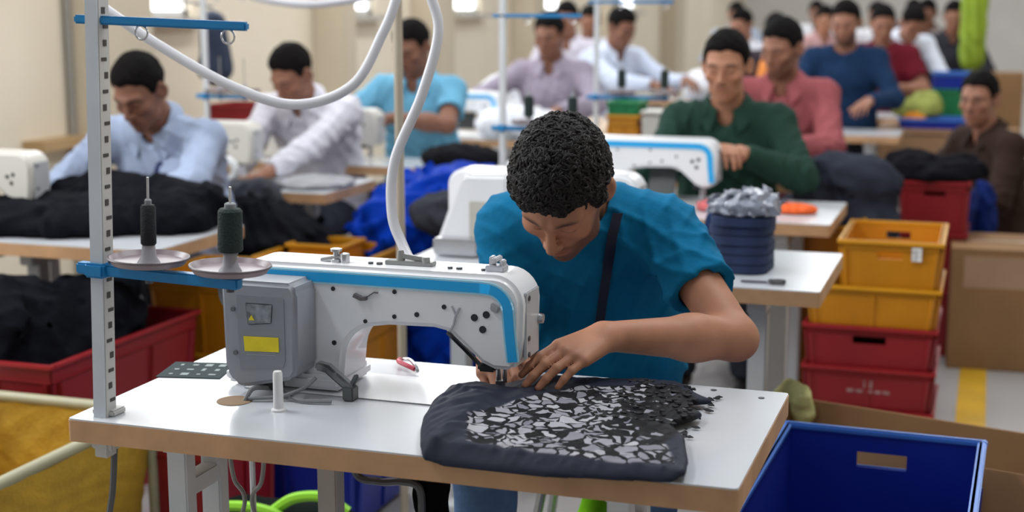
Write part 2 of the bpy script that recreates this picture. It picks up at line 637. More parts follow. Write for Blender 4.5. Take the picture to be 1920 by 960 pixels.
def person(label, head_at, rz=0.0, lean=(0.15, 0.25, 0.35), neck=0.45, head=(0.5, 0, 0), twist=0.0, side=0.0,
           hands=((-0.13, -0.22, -0.44), (0.13, -0.22, -0.44)), hands_world=None, poles=((-0.7, 0.3, -0.6), (0.7, 0.3, -0.6)),
           fdir=((0.25, -1, -0.15), (-0.25, -1, -0.15)), hnorm=((0, 0, 1), (0, 0, 1)), curl=((0.35,) * 4, (0.35,) * 4), thumb=(0.5, 0.5),
           s=1.0, sleeve='long', collar=True, shirt=(0.5, 0.5, 0.6), shirtmat=None, trousers=(0.03, 0.035, 0.05), skin='b', hair='short', hairz=0.0, h=0.006,
           hh=None, beard=0.0, moustache=0.0, eyes='down', seed=1, fold=0.005, knees=None, head_off=(0, 0, 0), fat=0.0, group='garment workers at the sewing tables',
           headscale=1.0, hem=-0.10, thumb_in=(0.0, 0.0), seat=True, feet_fwd=0.40, sh_off=((0, 0, 0), (0, 0, 0)), cut=0.66, neck_l=0.165, jaw=0.0, hair_t=None, arm_k=1.0, spread=0.10):
    rs = random.Random(seed)
    a1, a2, a3 = lean
    dirv = lambda a: V3(math.sin(side) * 0.5, -math.sin(a), math.cos(a))
    # hip height and position follow from where the head is
    rel = (dirv(a1) * 0.19 + dirv(a2) * 0.19 + dirv(a3) * 0.16 + V3(0, -math.sin(neck), math.cos(neck)) * neck_l) * s + V3(*head_off)
    Rz = rotz(rz)
    hipz = float(head_at[2] - rel[2])
    wl = np.asarray(head_at, F32) - Rz @ rel
    loc = (float(wl[0]), float(wl[1]), 0.0)
    root = thing('person', label, 'person', loc, rz, group)
    hip = V3(0, 0, hipz)
    if hands_world:
        hands = [Rz.T @ (np.asarray(p, F32) - V3(*loc)) for p in hands_world]
        fdir = [Rz.T @ np.asarray(p, F32) for p in fdir]
        hnorm = [Rz.T @ np.asarray(p, F32) for p in hnorm]
        poles = [Rz.T @ np.asarray(p, F32) for p in poles]
    else:
        hands = [hip + rel + np.asarray(p, F32) for p in hands]
    waist = hip + dirv(a1) * 0.19 * s
    chest = waist + dirv(a2) * 0.19 * s
    nb = chest + dirv(a3) * 0.16 * s
    Rt = rotz(twist)
    X = Rt @ V3(1, 0, 0)
    upv = unit(nb - chest)
    sh = [nb - upv * 0.055 * s + X * k * 0.178 * s + V3(0, -0.005, 0) + V3(*sh_off[(k + 1) // 2]) for k in (-1, 1)]
    hc = nb + V3(0, -math.sin(neck), math.cos(neck)) * neck_l * s + V3(*head_off)
    pitch, yaw, roll = head
    Rh = rotz(yaw) @ rotx(pitch) @ roty(roll)
    hs = s * headscale
    l1, l2 = 0.285 * s * arm_k, 0.255 * s * arm_k
    arms = []
    for i in (0, 1):
        e, w = ik(sh[i], hands[i], l1, l2, poles[i])
        arms.append((sh[i], e, w, hand_prims(w, fdir[i], hnorm[i], (-1, 1)[i], curl[i], thumb=thumb[i], s=s, thumb_in=thumb_in[i], spread=spread)))
    hlocal = lambda P: ((P - hc) @ Rh) / hs

    def torso_core(P, g):
        q = P.copy()
        sx = 0.68
        q[:, 0] = (q[:, 0] - nb[0] * np.clip((q[:, 2] - hipz) / max(float(nb[2]) - hipz, .1), 0, 1)) * sx
        f = lambda p: V3(0, p[1], p[2])
        d = rc(q, f(hip) - V3(0, 0, 0.02), f(waist), (0.118 + fat) * s + g, (0.108 + fat) * s + g)
        d = smin(d, rc(q, f(waist), f(chest), (0.108 + fat) * s + g, 0.118 * s + g), 0.06)
        d = smin(d, rc(q, f(chest), f(nb) - V3(0, 0, 0.045), 0.118 * s + g, 0.062 * s + g), 0.05)
        for k in (0, 1):
            d = smin(d, rc(P, nb - upv * 0.035 * s + X * (-1, 1)[k] * 0.05, sh[k], 0.052 * s + g, 0.060 * s + g), 0.055)
        return d

    def bounded(P, c, R, f):
        dc = np.sqrt(np.einsum('ij,ij->i', P - c, P - c))
        out = dc - R * 0.72
        m = dc < R
        if m.any():
            out[m] = f(P[m])
        return out

    def body(P):
        d = torso_core(P, -0.022)
        d = smin(d, rc(P, nb - upv * 0.02, hc + Rh @ V3(0, 0.022, -0.045) * hs, 0.062 * s, 0.055 * hs), 0.025)
        d = smin(d, bounded(P, hc, 0.21 * hs, lambda q: head_d(hlocal(q), jaw) * hs), 0.018)
        for (S, E, W, hp) in arms:
            u = unit(W - E)
            a = rc(P, S, E, 0.050 * s, 0.041 * s)
            a = smin(a, rc(P, E, E + u * 0.10 * s, 0.040 * s, 0.043 * s), 0.02)
            a = smin(a, rc(P, E + u * 0.09 * s, W, 0.043 * s, 0.027 * s), 0.02)
            c = W + unit(hp[0][1][1] - W) * 0.09 * s
            a = smin(a, bounded(P, c, 0.20 * s, lambda q: hand_d(q, hp)), 0.016)
            d = smin(d, a, 0.03)
        return d

    sk = np.asarray(SKIN[skin], F32)
    lip = sk * np.array([0.85, 0.62, 0.62], F32)

    def bcol(v):
        c = np.repeat(sk[None], len(v), 0)
        q = hlocal(v)
        m = np.einsum('ij,ij->i', q, q) < 0.14 ** 2
        if m.any():
            c[m] = head_col(q[m], sk, lip, sk * 0.10 + 0.006, beard=beard, moustache=moustache, eyes=eyes)
        for (S, E, W, hp) in arms:
            for ch in hp[1] + [hp[2]]:
                tip = ch[-1][1]
                nm = np.linalg.norm(v - tip, axis=1)
                k = np.clip(1 - nm / (0.02 * s), 0, 1)[:, None]
                c[:] = c * (1 - 0.35 * k) + 0.35 * k * sk * np.array([1.35, 1.15, 1.1], F32)
        return c

    allp = np.array([hip, nb, hc, *[a[k] for a in arms for k in range(3)], *[a[3][1][i][-1][1] for a in arms for i in range(4)]])
    lo, hi = allp.min(0) - 0.17, allp.max(0) + 0.17
    sdf_obj('body', body, lo, hi, h, mat_attr('skin_surface', rough=0.55, sss=0.08, bump=0.03, bscale=350), root, bcol)

    # --- shirt
    fs = 18 if s else 18

    def shirtfn(P):
        g = 0.006
        d = torso_core(P, g)
        # gathers of loose cloth over the waist
        d = smin(d, ell(P, (hip + waist) / 2 + V3(0, -0.02, -0.02), (0.185 * s, 0.135 * s + fat, 0.13 * s)), 0.05)
        for i, (S, E, W, hp) in enumerate(arms):
            if sleeve == 'long':
                end = W - unit(W - E) * 0.02
                a = rc(P, S, E, 0.058 * s, 0.054 * s)
                a = smin(a, rc(P, E, end, 0.056 * s, 0.040 * s), 0.02)
                a = smax(a, (P - end) @ unit(W - E), 0.004)
            else:
                ax = unit(E - S)
                end = S + (E - S) * cut
                a = rc(P, S, S + (E - S) * 0.9, 0.062 * s, 0.066 * s)
                a = smax(a, (P - end) @ ax, 0.004)
                a = smax(a, -np.maximum(rc(P, end - ax * 0.035, E, 0.050 * s, 0.052 * s), -((P - (end - ax * 0.03)) @ ax)), 0.003)
            ax2 = unit(E - S)
            a = a - creases(P, (ax2 + V3(0.5, 0.2, 0.1), ax2 - V3(0.45, 0.1, 0.3)), 0.046, seed + 20 + i, 0.5) * fold * 0.8 * (np.clip(((end - P) @ unit(E - S)) / 0.05, 0, 1) if sleeve == 'short' else 1)
            d = smin(d, a, 0.035)
        d = d + folds(P, 8, seed, False, (1.3, 1, 0.6)) * fold * 0.7
        d = d - creases(P, ((1, 0.1, 0.30), (1, 0.0, -0.45), (0.5, 0.3, 0.9)), 0.058, seed + 2, 0.45) * fold
        d = smax(d, -rc(P, nb - upv * 0.025 + V3(0, 0, 0.0), hc + V3(0, 0, 0.02), 0.066 * s, 0.085 * s), 0.008)
        if collar:
            d = smax(d, -rc(P, nb - upv * 0.02 + V3(0, -0.05, -0.0), nb - upv * 0.10 + V3(0, -0.14, 0), 0.036 * s, 0.008), 0.006)
        return smax(d, (hipz + hem) - P[:, 2], 0.01)
    lo2 = np.minimum(allp.min(0), sh[0] - 0.05) - 0.2
    hi2 = np.maximum(allp.max(0), sh[1] + 0.05) + 0.2
    hi2[2] = nb[2] + 0.12
    m_sh = shirtmat or mat('shirt_cloth_%d' % seed, shirt, 0.85, var=0.10, nscale=14, bump=0.2, bscale=90, spec=0.12)
    so = sdf_obj('shirt', shirtfn, lo2, hi2, hh or h * 1.25, m_sh, root)

    # --- shirt collar with two points
    if collar:
        mb = MB()
        axis = unit(hc - nb)
        fwd = unit(V3(0, -1, 0) - axis * float(V3(0, -1, 0) @ axis))
        sd = np.cross(fwd, axis)
        c0 = nb + V3(0, 0.002, 0) + axis * 0.024
        N = 26
        rows = []
        for k in range(N + 1):
            th = math.radians(22 + (360 - 44) * k / N)
            fr = max(0, math.cos(th))
            dr = fwd * math.cos(th) + sd * math.sin(th)
            top = c0 + dr * (0.064 * s + 0.004 * fr) + axis * (0.026 - 0.030 * fr) * s
            bot = c0 + dr * (0.096 * s + 0.048 * fr ** 2) - axis * (0.012 + 0.058 * fr ** 2) * s
            rows.append([top, bot, bot + dr * 0.004 + axis * 0.001, top + dr * 0.004 + axis * 0.003])
        vv = [[mb.bm.verts.new(tuple(map(float, p))) for p in r] for r in rows]
        for a, b in zip(vv, vv[1:]):
            for j in range(4):
                mb.bm.faces.new((a[j], b[j], b[(j + 1) % 4], a[(j + 1) % 4]))
        mb.bm.faces.new(vv[0])
        mb.bm.faces.new(vv[-1][::-1])
        mb.build('collar', m_sh, root, ang=60)

    # --- hair
    hm = mat('black_hair', HAIRC, 0.75, var=0.35, nscale=90, bump=0.8, bscale=140, spec=0.06)

    def hairfn(P):
        q = hlocal(P)
        th = hair_t or (0.017 if hair == 'short' else 0.032)
        d = ell(q, (0, 0.014, 0.032 + hairz), (0.074 + th * 0.62, 0.094 + th * 0.75, 0.086 + th))
        lump = folds(q, 150, seed + 9, False) * (0.0035 if hair == 'curly' else 0.003)
        qe = q.copy()
        qe[:, 0] = np.abs(qe[:, 0])
        d = smax(d, -ell(qe, (0.105, 0.016, -0.010), (0.044, 0.030, 0.044)), 0.006)
        hl = np.interp(q[:, 1], [-0.13, -0.066, -0.040, -0.022, 0.012, 0.030, 0.06, 0.12], [0.074, 0.068, 0.044, -0.004, -0.012, -0.030, -0.060, -0.070]).astype(F32)
        hl = hl - (0.010 if hair == 'curly' else 0.004) * (q[:, 1] < -0.05) + 0.004 * np.sin(q[:, 0] * 90 + seed)
        if hair == 'short':
            hl = hl + 0.006 * (q[:, 1] < -0.03) + 0.008 * np.clip((np.abs(q[:, 0]) - 0.035) / 0.03, 0, 1) * (q[:, 1] < -0.03)
            d = d + 0.006 * np.clip((0.03 - q[:, 2]) / 0.05, 0, 1)
        d = smax(d + lump, (hl - q[:, 2]) * 0.75, 0.012 if hair == 'curly' else 0.022)
        return d * hs
    sdf_obj('hair', hairfn, hc - 0.17 * hs, hc + 0.17 * hs, h * 0.8, hm, root)

    # --- trousers, seated
    kn = knees or ((-0.12, -feet_fwd, hipz - 0.03), (0.12, -feet_fwd, hipz - 0.03))
    ank = [(k[0] * 1.05, k[1] + 0.05, 0.10) for k in kn]

    def trfn(P):
        q = P.copy()
        q[:, 0] *= 0.70
        d = rc(q, hip - V3(0, 0, 0.03), hip + V3(0, -0.02, 0.06), 0.110 * s, 0.108 * s)
        for k in (0, 1):
            hj = hip + V3((-0.085, 0.085)[k], -0.01, -0.02)
            d = smin(d, rc(P, hj, kn[k], 0.092 * s, 0.070 * s), 0.03)
            d = smin(d, rc(P, kn[k], ank[k], 0.068 * s, 0.056 * s), 0.02)
        return smax(d + folds(P, 20, seed + 3) * 0.004, 0.07 - P[:, 2], 0.004)
    kk = np.array([hip, *kn, *ank])
    sdf_obj('trousers', trfn, kk.min(0) - 0.16, kk.max(0) + 0.16, max(0.011, h * 1.6),
            mat('trouser_cloth_%d' % seed, trousers, 0.85, var=0.15, nscale=25, bump=0.2, bscale=150, spec=0.12), root)
    for k in (0, 1):
        ax_, ay, _ = ank[k]
        shoe(root, (ax_, ay))
    if seat:
        stool((loc[0], loc[1]), rz, hipz - 0.150 * s, label)
    return root, dict(hc=hc, Rh=Rh, nb=nb, arms=arms, hs=hs, sh=sh, chest=chest, waist=waist, hip=hip, shirtfn=shirtfn, root=root)


_shoe = []


def shoe(root, p):
    if not _shoe:
        def fn(P):
            d = smin(ell(P, (0, 0.02, 0.05), (0.045, 0.06, 0.055)), ell(P, (0, -0.09, 0.028), (0.046, 0.10, 0.038)), 0.03)
            return smax(d, 0.002 - P[:, 2], 0.004)
        v, q = surf(fn, (-0.1, -0.25, -0.05), (0.1, 0.15, 0.15), 0.009)
        _shoe.append(np_mesh('shoe', v, q, mat('shoe_leather', (0.02, 0.018, 0.018), 0.45)))
    link_obj('shoe', _shoe[0], root, (p[0], p[1], 0.0))


_stool = []


def stool(xy, rz, z, who):
    m1, m2 = mat('stool_seat_plastic', (0.03, 0.03, 0.035), 0.5), mat('stool_steel', (0.35, 0.35, 0.36), 0.35, metal=0.8)
    short = who.split(' in ')[-1] if ' in ' in who else who
    t = thing('work_stool', 'low steel stool with black seat under the worker in ' + ' '.join(short.split()[:6]), 'stool', (xy[0], xy[1], 0), rz, 'stools under the workers')
    MB().prism_z([(0.17 * math.cos(a) * 1.1, 0.17 * math.sin(a)) for a in [2 * math.pi * k / 20 for k in range(20)]], z - 0.04, z).build('seat', m1, t, bevel=0.01)
    for sx in (-1, 1):
        for sy in (-1, 1):
            MB().cyl((sx * 0.10, sy * 0.10, z - 0.04), (sx * 0.17, sy * 0.16, 0.0), 0.011, n=8).build('leg', m2, t)
    MB().tube([(0.145 * math.cos(a) * 1.03, 0.145 * math.sin(a), 0.16) for a in [2 * math.pi * k / 20 for k in range(21)]], 0.008, 6, cap=False).build('foot_ring', m2, t)

# ------------------------------------------------------------------ shared colours
WHITE_LAM = mat('white_laminate', (0.56, 0.58, 0.615), 0.24, var=0.03, nscale=3, spec=0.5, coat=0.2)
EDGE_WOOD = mat('edge_plywood', (0.50, 0.285, 0.145), 0.6, var=0.18, nscale=9, bump=0.1, bscale=40)
LEG_GREY = mat('leg_painted_steel', (0.50, 0.52, 0.54), 0.5, var=0.06)
MACH_WHITE = mat('machine_enamel', (0.80, 0.81, 0.84), 0.28, var=0.02, nscale=3, coat=0.3)
MACH_BLUE = mat('machine_blue_band', (0.008, 0.37, 0.80), 0.35, var=0.03)
MACH_CYAN = mat('machine_cyan_line', (0.30, 0.62, 0.80), 0.35, var=0.02)
GREY_BOX = mat('motor_box_plastic', (0.27, 0.285, 0.32), 0.5, var=0.05, nscale=12)
GREY_BOX2 = mat('motor_box_recess', (0.215, 0.23, 0.26), 0.5, var=0.06)
STEEL = mat('bright_steel', (0.55, 0.56, 0.58), 0.25, metal=0.9, var=0.1)
DARK_STEEL = mat('dark_steel', (0.10, 0.10, 0.11), 0.4, metal=0.7, var=0.1)
BLACK = mat('black_plastic', (0.012, 0.012, 0.014), 0.45)
SCREW_BLACK = mat('screw_black', (0.015, 0.015, 0.02), 0.5)
STICKER_Y = mat('sticker_yellow', (0.75, 0.60, 0.01), 0.5, var=0.1, nscale=40)
CREAM_MACH = mat('machine_cream', (0.62, 0.60, 0.55), 0.35, var=0.03)


# ------------------------------------------------------------------ sewing table
def table(label, x0, x1, y0, y1, z=0.76, th=0.042, top=WHITE_LAM, group='sewing tables', leg=LEG_GREY, legs=True, leg_in=0.17):
    t = thing('sewing_table', label, 'table', ((x0 + x1) / 2, (y0 + y1) / 2, 0), 0, group)
    a, b = (x1 - x0) / 2, (y1 - y0) / 2

    def rr(k, r):
        out = []
        for cx, cy, s0 in ((a - k - r, b - k - r, 0), (-a + k + r, b - k - r, 90), (-a + k + r, -b + k + r, 180), (a - k - r, -b + k + r, 270)):
            for q in (0, 30, 60, 90):
                an = math.radians(s0 + q)
                out.append((cx + r * math.cos(an), cy + r * math.sin(an)))
        return out
    MB().prism_z(rr(0.0, 0.008), z - th, z - 0.003).build('edge_board', EDGE_WOOD, t)
    MB().prism_z(rr(0.001, 0.008), z - 0.003, z).build('table_top', top, t)
    if legs:
        for sx in (-1, 1):
            X = sx * (a - leg_in)
            MB().box((X, 0, z - th - 0.02), (0.05, 2 * b - 0.10, 0.04)).build('leg_rail', leg, t, bevel=0.004)
            for sy in (-1, 1):
                MB().box((X, sy * (b - 0.11), (z - th - 0.04 + 0.06) / 2), (0.05, 0.05, z - th - 0.10)).build('leg', leg, t, bevel=0.004)
            MB().box((X, 0, 0.03), (0.06, 2 * b - 0.02, 0.06)).build('leg_foot', leg, t, bevel=0.006)
        MB().box((0, b - 0.11, 0.22), (2 * a - 2 * leg_in - 0.05, 0.03, 0.05)).build('crossbar', leg, t, bevel=0.004)
    return t


# ------------------------------------------------------------------ industrial lockstitch machine
def arc(cx, cz, r, a0, a1, n=6):
    return [(cx + r * math.cos(math.radians(a0 + (a1 - a0) * k / n)), cz + r * math.sin(math.radians(a0 + (a1 - a0) * k / n))) for k in range(n + 1)]


def sewing_machine(label, loc, rear_box=True, white=None, blue=True, detail=True):
    white = white or MACH_WHITE
    t = thing('sewing_machine', label, 'sewing machine', loc, 0, 'industrial sewing machines')
    # bed let into the table top
    MB().box((-0.115, 0.080, 0.0012), (0.57, 0.178, 0.0024)).build('bed_plate', white, t, bevel=0.002)
    outl = ([(-0.435, 0.006)] + [(-0.435, 0.19)] + arc(-0.385, 0.195, 0.05, 180, 90, 5) + arc(0.098, 0.190, 0.055, 90, 0, 7)
            + [(0.151, 0.13), (0.145, 0.082), (0.132, 0.070), (0.098, 0.070), (0.074, 0.080), (0.038, 0.112), (0.012, 0.134)]
            + [(-0.02, 0.140), (-0.11, 0.138)] + arc(-0.135, 0.068, 0.066, 90, 175, 6) + [(-0.208, 0.006)])
    body = MB()
    body.prism_y(outl, 0.02, 0.135)
    ob = body.build('arm_casting', white, t, bevel=0.011, seg=3, ang=50)
    # thicker foot of the column
    MB().box((-0.325, 0.078, 0.02), (0.245, 0.15, 0.028)).build('column_foot', white, t, bevel=0.008)
    # blue band along the rear edge
    if blue:
        path = [(-0.362, 0.222), (-0.2, 0.222), (0.07, 0.221)] + arc(0.085, 0.178, 0.042, 88, 5, 8) + [(0.130, 0.14), (0.136, 0.088)]
        MB().strip_y(path, 0.0175, 0.0165, 0.0205).build('blue_band', MACH_BLUE, t, ang=60)
        for off in (-0.0105, 0.0105):
            pth = []
            for i, p in enumerate(path):
                d = (Vector(path[min(i + 1, len(path) - 1)]) - Vector(path[max(i - 1, 0)])).normalized()
                pth.append((p[0] - d.y * off, p[1] + d.x * off))
            MB().strip_y(pth, 0.0032, 0.0170, 0.0205).build('band_line', MACH_CYAN, t, ang=60)
    # face plate at the needle end
    MB().box((0.1515, 0.080, 0.150), (0.006, 0.078, 0.125)).build('face_plate', mat('face_plate_grey', (0.48, 0.49, 0.52), 0.35), t, bevel=0.002)
    for z in (0.095, 0.125, 0.20):
        MB().cyl((0.154, 0.056, z), (0.1565, 0.056, z), 0.005, n=10).build('screw', DARK_STEEL, t)
    # needle bar, presser foot, throat plate
    MB().cyl((0.098, 0.085, 0.03), (0.098, 0.085, 0.075), 0.0045, n=10).cyl((0.098, 0.085, 0.012), (0.098, 0.085, 0.03), 0.001, n=6).build('needle_bar', STEEL, t)
    MB().cyl((0.086, 0.085, 0.022), (0.086, 0.085, 0.075), 0.005, n=10).box((0.090, 0.080, 0.016), (0.018, 0.034, 0.006)).box((0.088, 0.086, 0.026), (0.012, 0.014, 0.014)).build('presser_foot', STEEL, t)
    MB().box((0.078, 0.05, 0.068), (0.034, 0.03, 0.016)).build('needle_guard', BLACK, t, bevel=0.004)
    # screws and plugs of the rear face
    for x, z, r in ((-0.22, 0.201, .0042), (-0.095, 0.203, .0042), (-0.155, 0.143, .004), (-0.096, 0.156, .0042), (-0.051, 0.163, .0048), (0.003, 0.181, .0045),
                    (-0.22, 0.097, .0048), (0.062, 0.165, .0068), (0.085, 0.172, .0068), (0.078, 0.144, .0068)):
        MB().cyl((x, 0.0185, z), (x, 0.0215, z), r, n=14).build('screw', SCREW_BLACK, t)
    if not detail:
        if rear_box == 'slanted':
            MB().prism_y([(-0.455, 0.0), (-0.37, 0.225), (-0.35, 0.240), (-0.22, 0.242), (-0.21, 0.0)], -0.06, 0.12).build('rear_cover', white, t, bevel=0.012, seg=3)
            MB().box((-0.285, -0.062, 0.10), (0.10, 0.006, 0.12)).build('cover_panel', mat('cover_beige', (0.50, 0.48, 0.43), 0.5), t, bevel=0.002)
            MB().box((-0.36, -0.09, 0.03), (0.14, 0.06, 0.05)).build('cover_bracket', STEEL, t, bevel=0.006)
        elif rear_box:
            MB().box((-0.325, -0.02, 0.115), (0.17, 0.085, 0.19)).build('motor_box', GREY_BOX, t, bevel=0.015, seg=3)
        return t
    # raised casting lines and the thread take-up bracket
    MB().strip_y([(0.012, 0.132), (0.022, 0.150), (0.026, 0.168), (0.034, 0.182)], 0.003, 0.0165, 0.0205).strip_y([(0.026, 0.168), (0.018, 0.184)], 0.0025, 0.017, 0.0205).build('casting_ridge', mat('machine_ridge', (0.42, 0.43, 0.47), 0.4), t)
    MB().prism_y([(0.096, 0.196), (0.112, 0.188), (0.108, 0.176), (0.094, 0.182)], 0.012, 0.0205).build('thread_bracket', mat('bracket_grey', (0.33, 0.34, 0.37), 0.4), t, bevel=0.002)
    MB().strip_y([(0.010, 0.135), (0.042, 0.107), (0.075, 0.077)], 0.006, 0.013, 0.022).build('lifter_lever', DARK_STEEL, t, bevel=0.001)
    MB().strip_y([(-0.175, 0.193), (-0.16, 0.187), (-0.150, 0.188)], 0.007, 0.010, 0.021).strip_y([(-0.150, 0.190), (-0.135, 0.200), (-0.128, 0.199)], 0.002, 0.016, 0.021).build('oil_gauge_bracket', mat('bracket_dark', (0.12, 0.11, 0.12), 0.4), t)
    # grey motor and control box on the rear of the column
    bx = MB()
    bx.prism_y([(-0.412, 0.212), (-0.408, 0.050), (-0.392, 0.026), (-0.372, 0.018), (-0.268, 0.040), (-0.258, 0.055), (-0.256, 0.205), (-0.266, 0.222), (-0.40, 0.222)], -0.064, 0.025)
    b = bx.build('motor_box', GREY_BOX, t, bevel=0.013, seg=3, ang=50)
    MB().prism_y([(-0.3788, 0.195), (-0.3762, 0.052), (-0.2842, 0.062), (-0.2782, 0.075), (-0.2782, 0.195)], -0.0655, -0.062).build('cover_plate', GREY_BOX2, b, bevel=0.004)
    MB().prism_y([(-0.3590, 0.182), (-0.3547, 0.140), (-0.3057, 0.146), (-0.3022, 0.182)], -0.0670, -0.064).build('rating_plate', mat('rating_plate_grey', (0.19, 0.21, 0.235), 0.35, var=0.5, nscale=70), b, bevel=0.002)
    MB().prism_y([(-0.3642, 0.118), (-0.3624, 0.090), (-0.2919, 0.093), (-0.2919, 0.120)], -0.0672, -0.064).build('warning_sticker', STICKER_Y, b)
    for x, z in ((-0.385, 0.168), (-0.383, 0.085), (-0.352, 0.160)):
        MB().cyl((x, -0.0675, z), (x, -0.062, z), 0.0045, n=12).build('cover_screw', mat('cover_screw_grey', (0.11, 0.12, 0.13), 0.5), b)
    for p in ((-0.352, 0.150), ):
        MB().prism_y([(p[0], p[1]), (p[0] + 0.012, p[1]), (p[0] + 0.006, p[1] + 0.010)], -0.0678, -0.066).build('warning_triangle', STICKER_Y, b)
    MB().cyl((-0.386, -0.045, 0.218), (-0.386, -0.045, 0.2245), 0.012, n=16).build('oil_cap', BLACK, b)
    for k in range(3):
        MB().strip_y([(-0.360 + 0.001 * k, 0.0835 - 0.0 * k + 0.0035 * k), (-0.300, 0.0862 + 0.0035 * k)], 0.0012, -0.0662, -0.0655).build('printed_line', mat('print_pale', (0.36, 0.38, 0.40), 0.5), b)
    MB().box((-0.325, -0.03, 0.022), (0.035, 0.03, 0.022)).build('cable_gland', BLACK, b, bevel=0.004)
    # knee-lift lever and its bracket beside the column
    MB().strip_y([(-0.238, 0.062), (-0.215, 0.058), (-0.185, 0.035), (-0.165, 0.020)], 0.017, -0.030, -0.010).build('lever_arm', mat('lever_grey', (0.17, 0.18, 0.19), 0.45), t, bevel=0.004)
    MB().box((-0.170, -0.02, 0.014), (0.022, 0.028, 0.028)).bar((-0.170, -0.02, 0.022), (-0.155, -0.02, 0.050), 0.010).build('lever_bracket', mat('lever_dark', (0.10, 0.11, 0.11), 0.45), t, bevel=0.003)
    # tension posts, bobbin winder and thread guide on top
    m = MB()
    m.lathe([(0.012, 0), (0.012, 0.006), (0.006, 0.008), (0.006, 0.020), (0.011, 0.021), (0.011, 0.026), (0.004, 0.028)], (-0.232, 0.062, 0.244), 16)
    m.cyl((-0.262, 0.060, 0.246), (-0.214, 0.060, 0.256), 0.005, n=8)
    m.lathe([(0.009, 0), (0.009, 0.018), (0.003, 0.02)], (-0.212, 0.058, 0.244), 12)
    m.build('thread_tension_post', STEEL, t)
    m = MB()
    m.box((-0.085, 0.075, 0.249), (0.095, 0.024, 0.008)).cyl((-0.105, 0.075, 0.25), (-0.105, 0.075, 0.272), 0.009, 0.006, n=12)
    m.bar((-0.105, 0.075, 0.262), (-0.055, 0.075, 0.256), 0.009).cyl((-0.052, 0.07, 0.248), (-0.052, 0.07, 0.262), 0.008, n=10)
    m.build('bobbin_winder', mat('winder_metal', (0.30, 0.31, 0.30), 0.4, metal=0.5), t, bevel=0.001)
    for x, r in ((-0.160, .005), (-0.142, .006), (0.0, .005), (0.018, .006), (0.065, .004)):
        MB().cyl((x, 0.06, 0.243), (x, 0.06, 0.249), r, n=12).build('top_screw', DARK_STEEL, t)
    m = MB()
    m.box((0.088, 0.07, 0.250), (0.036, 0.03, 0.012)).box((0.080, 0.07, 0.262), (0.008, 0.02, 0.02)).box((0.100, 0.07, 0.259), (0.008, 0.02, 0.014)).cyl((0.088, 0.05, 0.266), (0.088, 0.09, 0.266), 0.006, n=10)
    m.build('thread_guide', mat('guide_pale', (0.55, 0.56, 0.60), 0.35, metal=0.2), t, bevel=0.002)
    # tension discs at the needle end
    MB().cyl((0.155, 0.118, 0.150), (0.163, 0.118, 0.150), 0.010, 0.009, n=16).build('tension_disc', STEEL, t)
    # hand wheel at the far end
    MB().cyl((-0.470, 0.078, 0.185), (-0.435, 0.078, 0.185), 0.055, 0.05, n=28).build('hand_wheel', mat('wheel_dark', (0.08, 0.08, 0.09), 0.4), t, bevel=0.004)
    return t


# ------------------------------------------------------------------ stacking crates
CR = {'yellow': mat('crate_yellow', (0.52, 0.205, 0.003), 0.45, var=0.10, nscale=5),
      'red': mat('crate_red', (0.26, 0.008, 0.014), 0.45, var=0.10, nscale=5),
      'blue': mat('crate_blue', (0.002, 0.018, 0.27), 0.42, var=0.10, nscale=5),
      'green': mat('crate_green', (0.01, 0.18, 0.06), 0.45, var=0.1)}
CRIM = {'yellow': mat('crate_rim_yellow', (0.62, 0.29, 0.010), 0.4, var=0.08),
        'red': mat('crate_rim_red', (0.32, 0.014, 0.02), 0.4, var=0.08),
        'blue': mat('crate_rim_blue', (0.05, 0.17, 0.55), 0.4, var=0.08),
        'green': mat('crate_rim_green', (0.02, 0.22, 0.08), 0.4, var=0.08)}


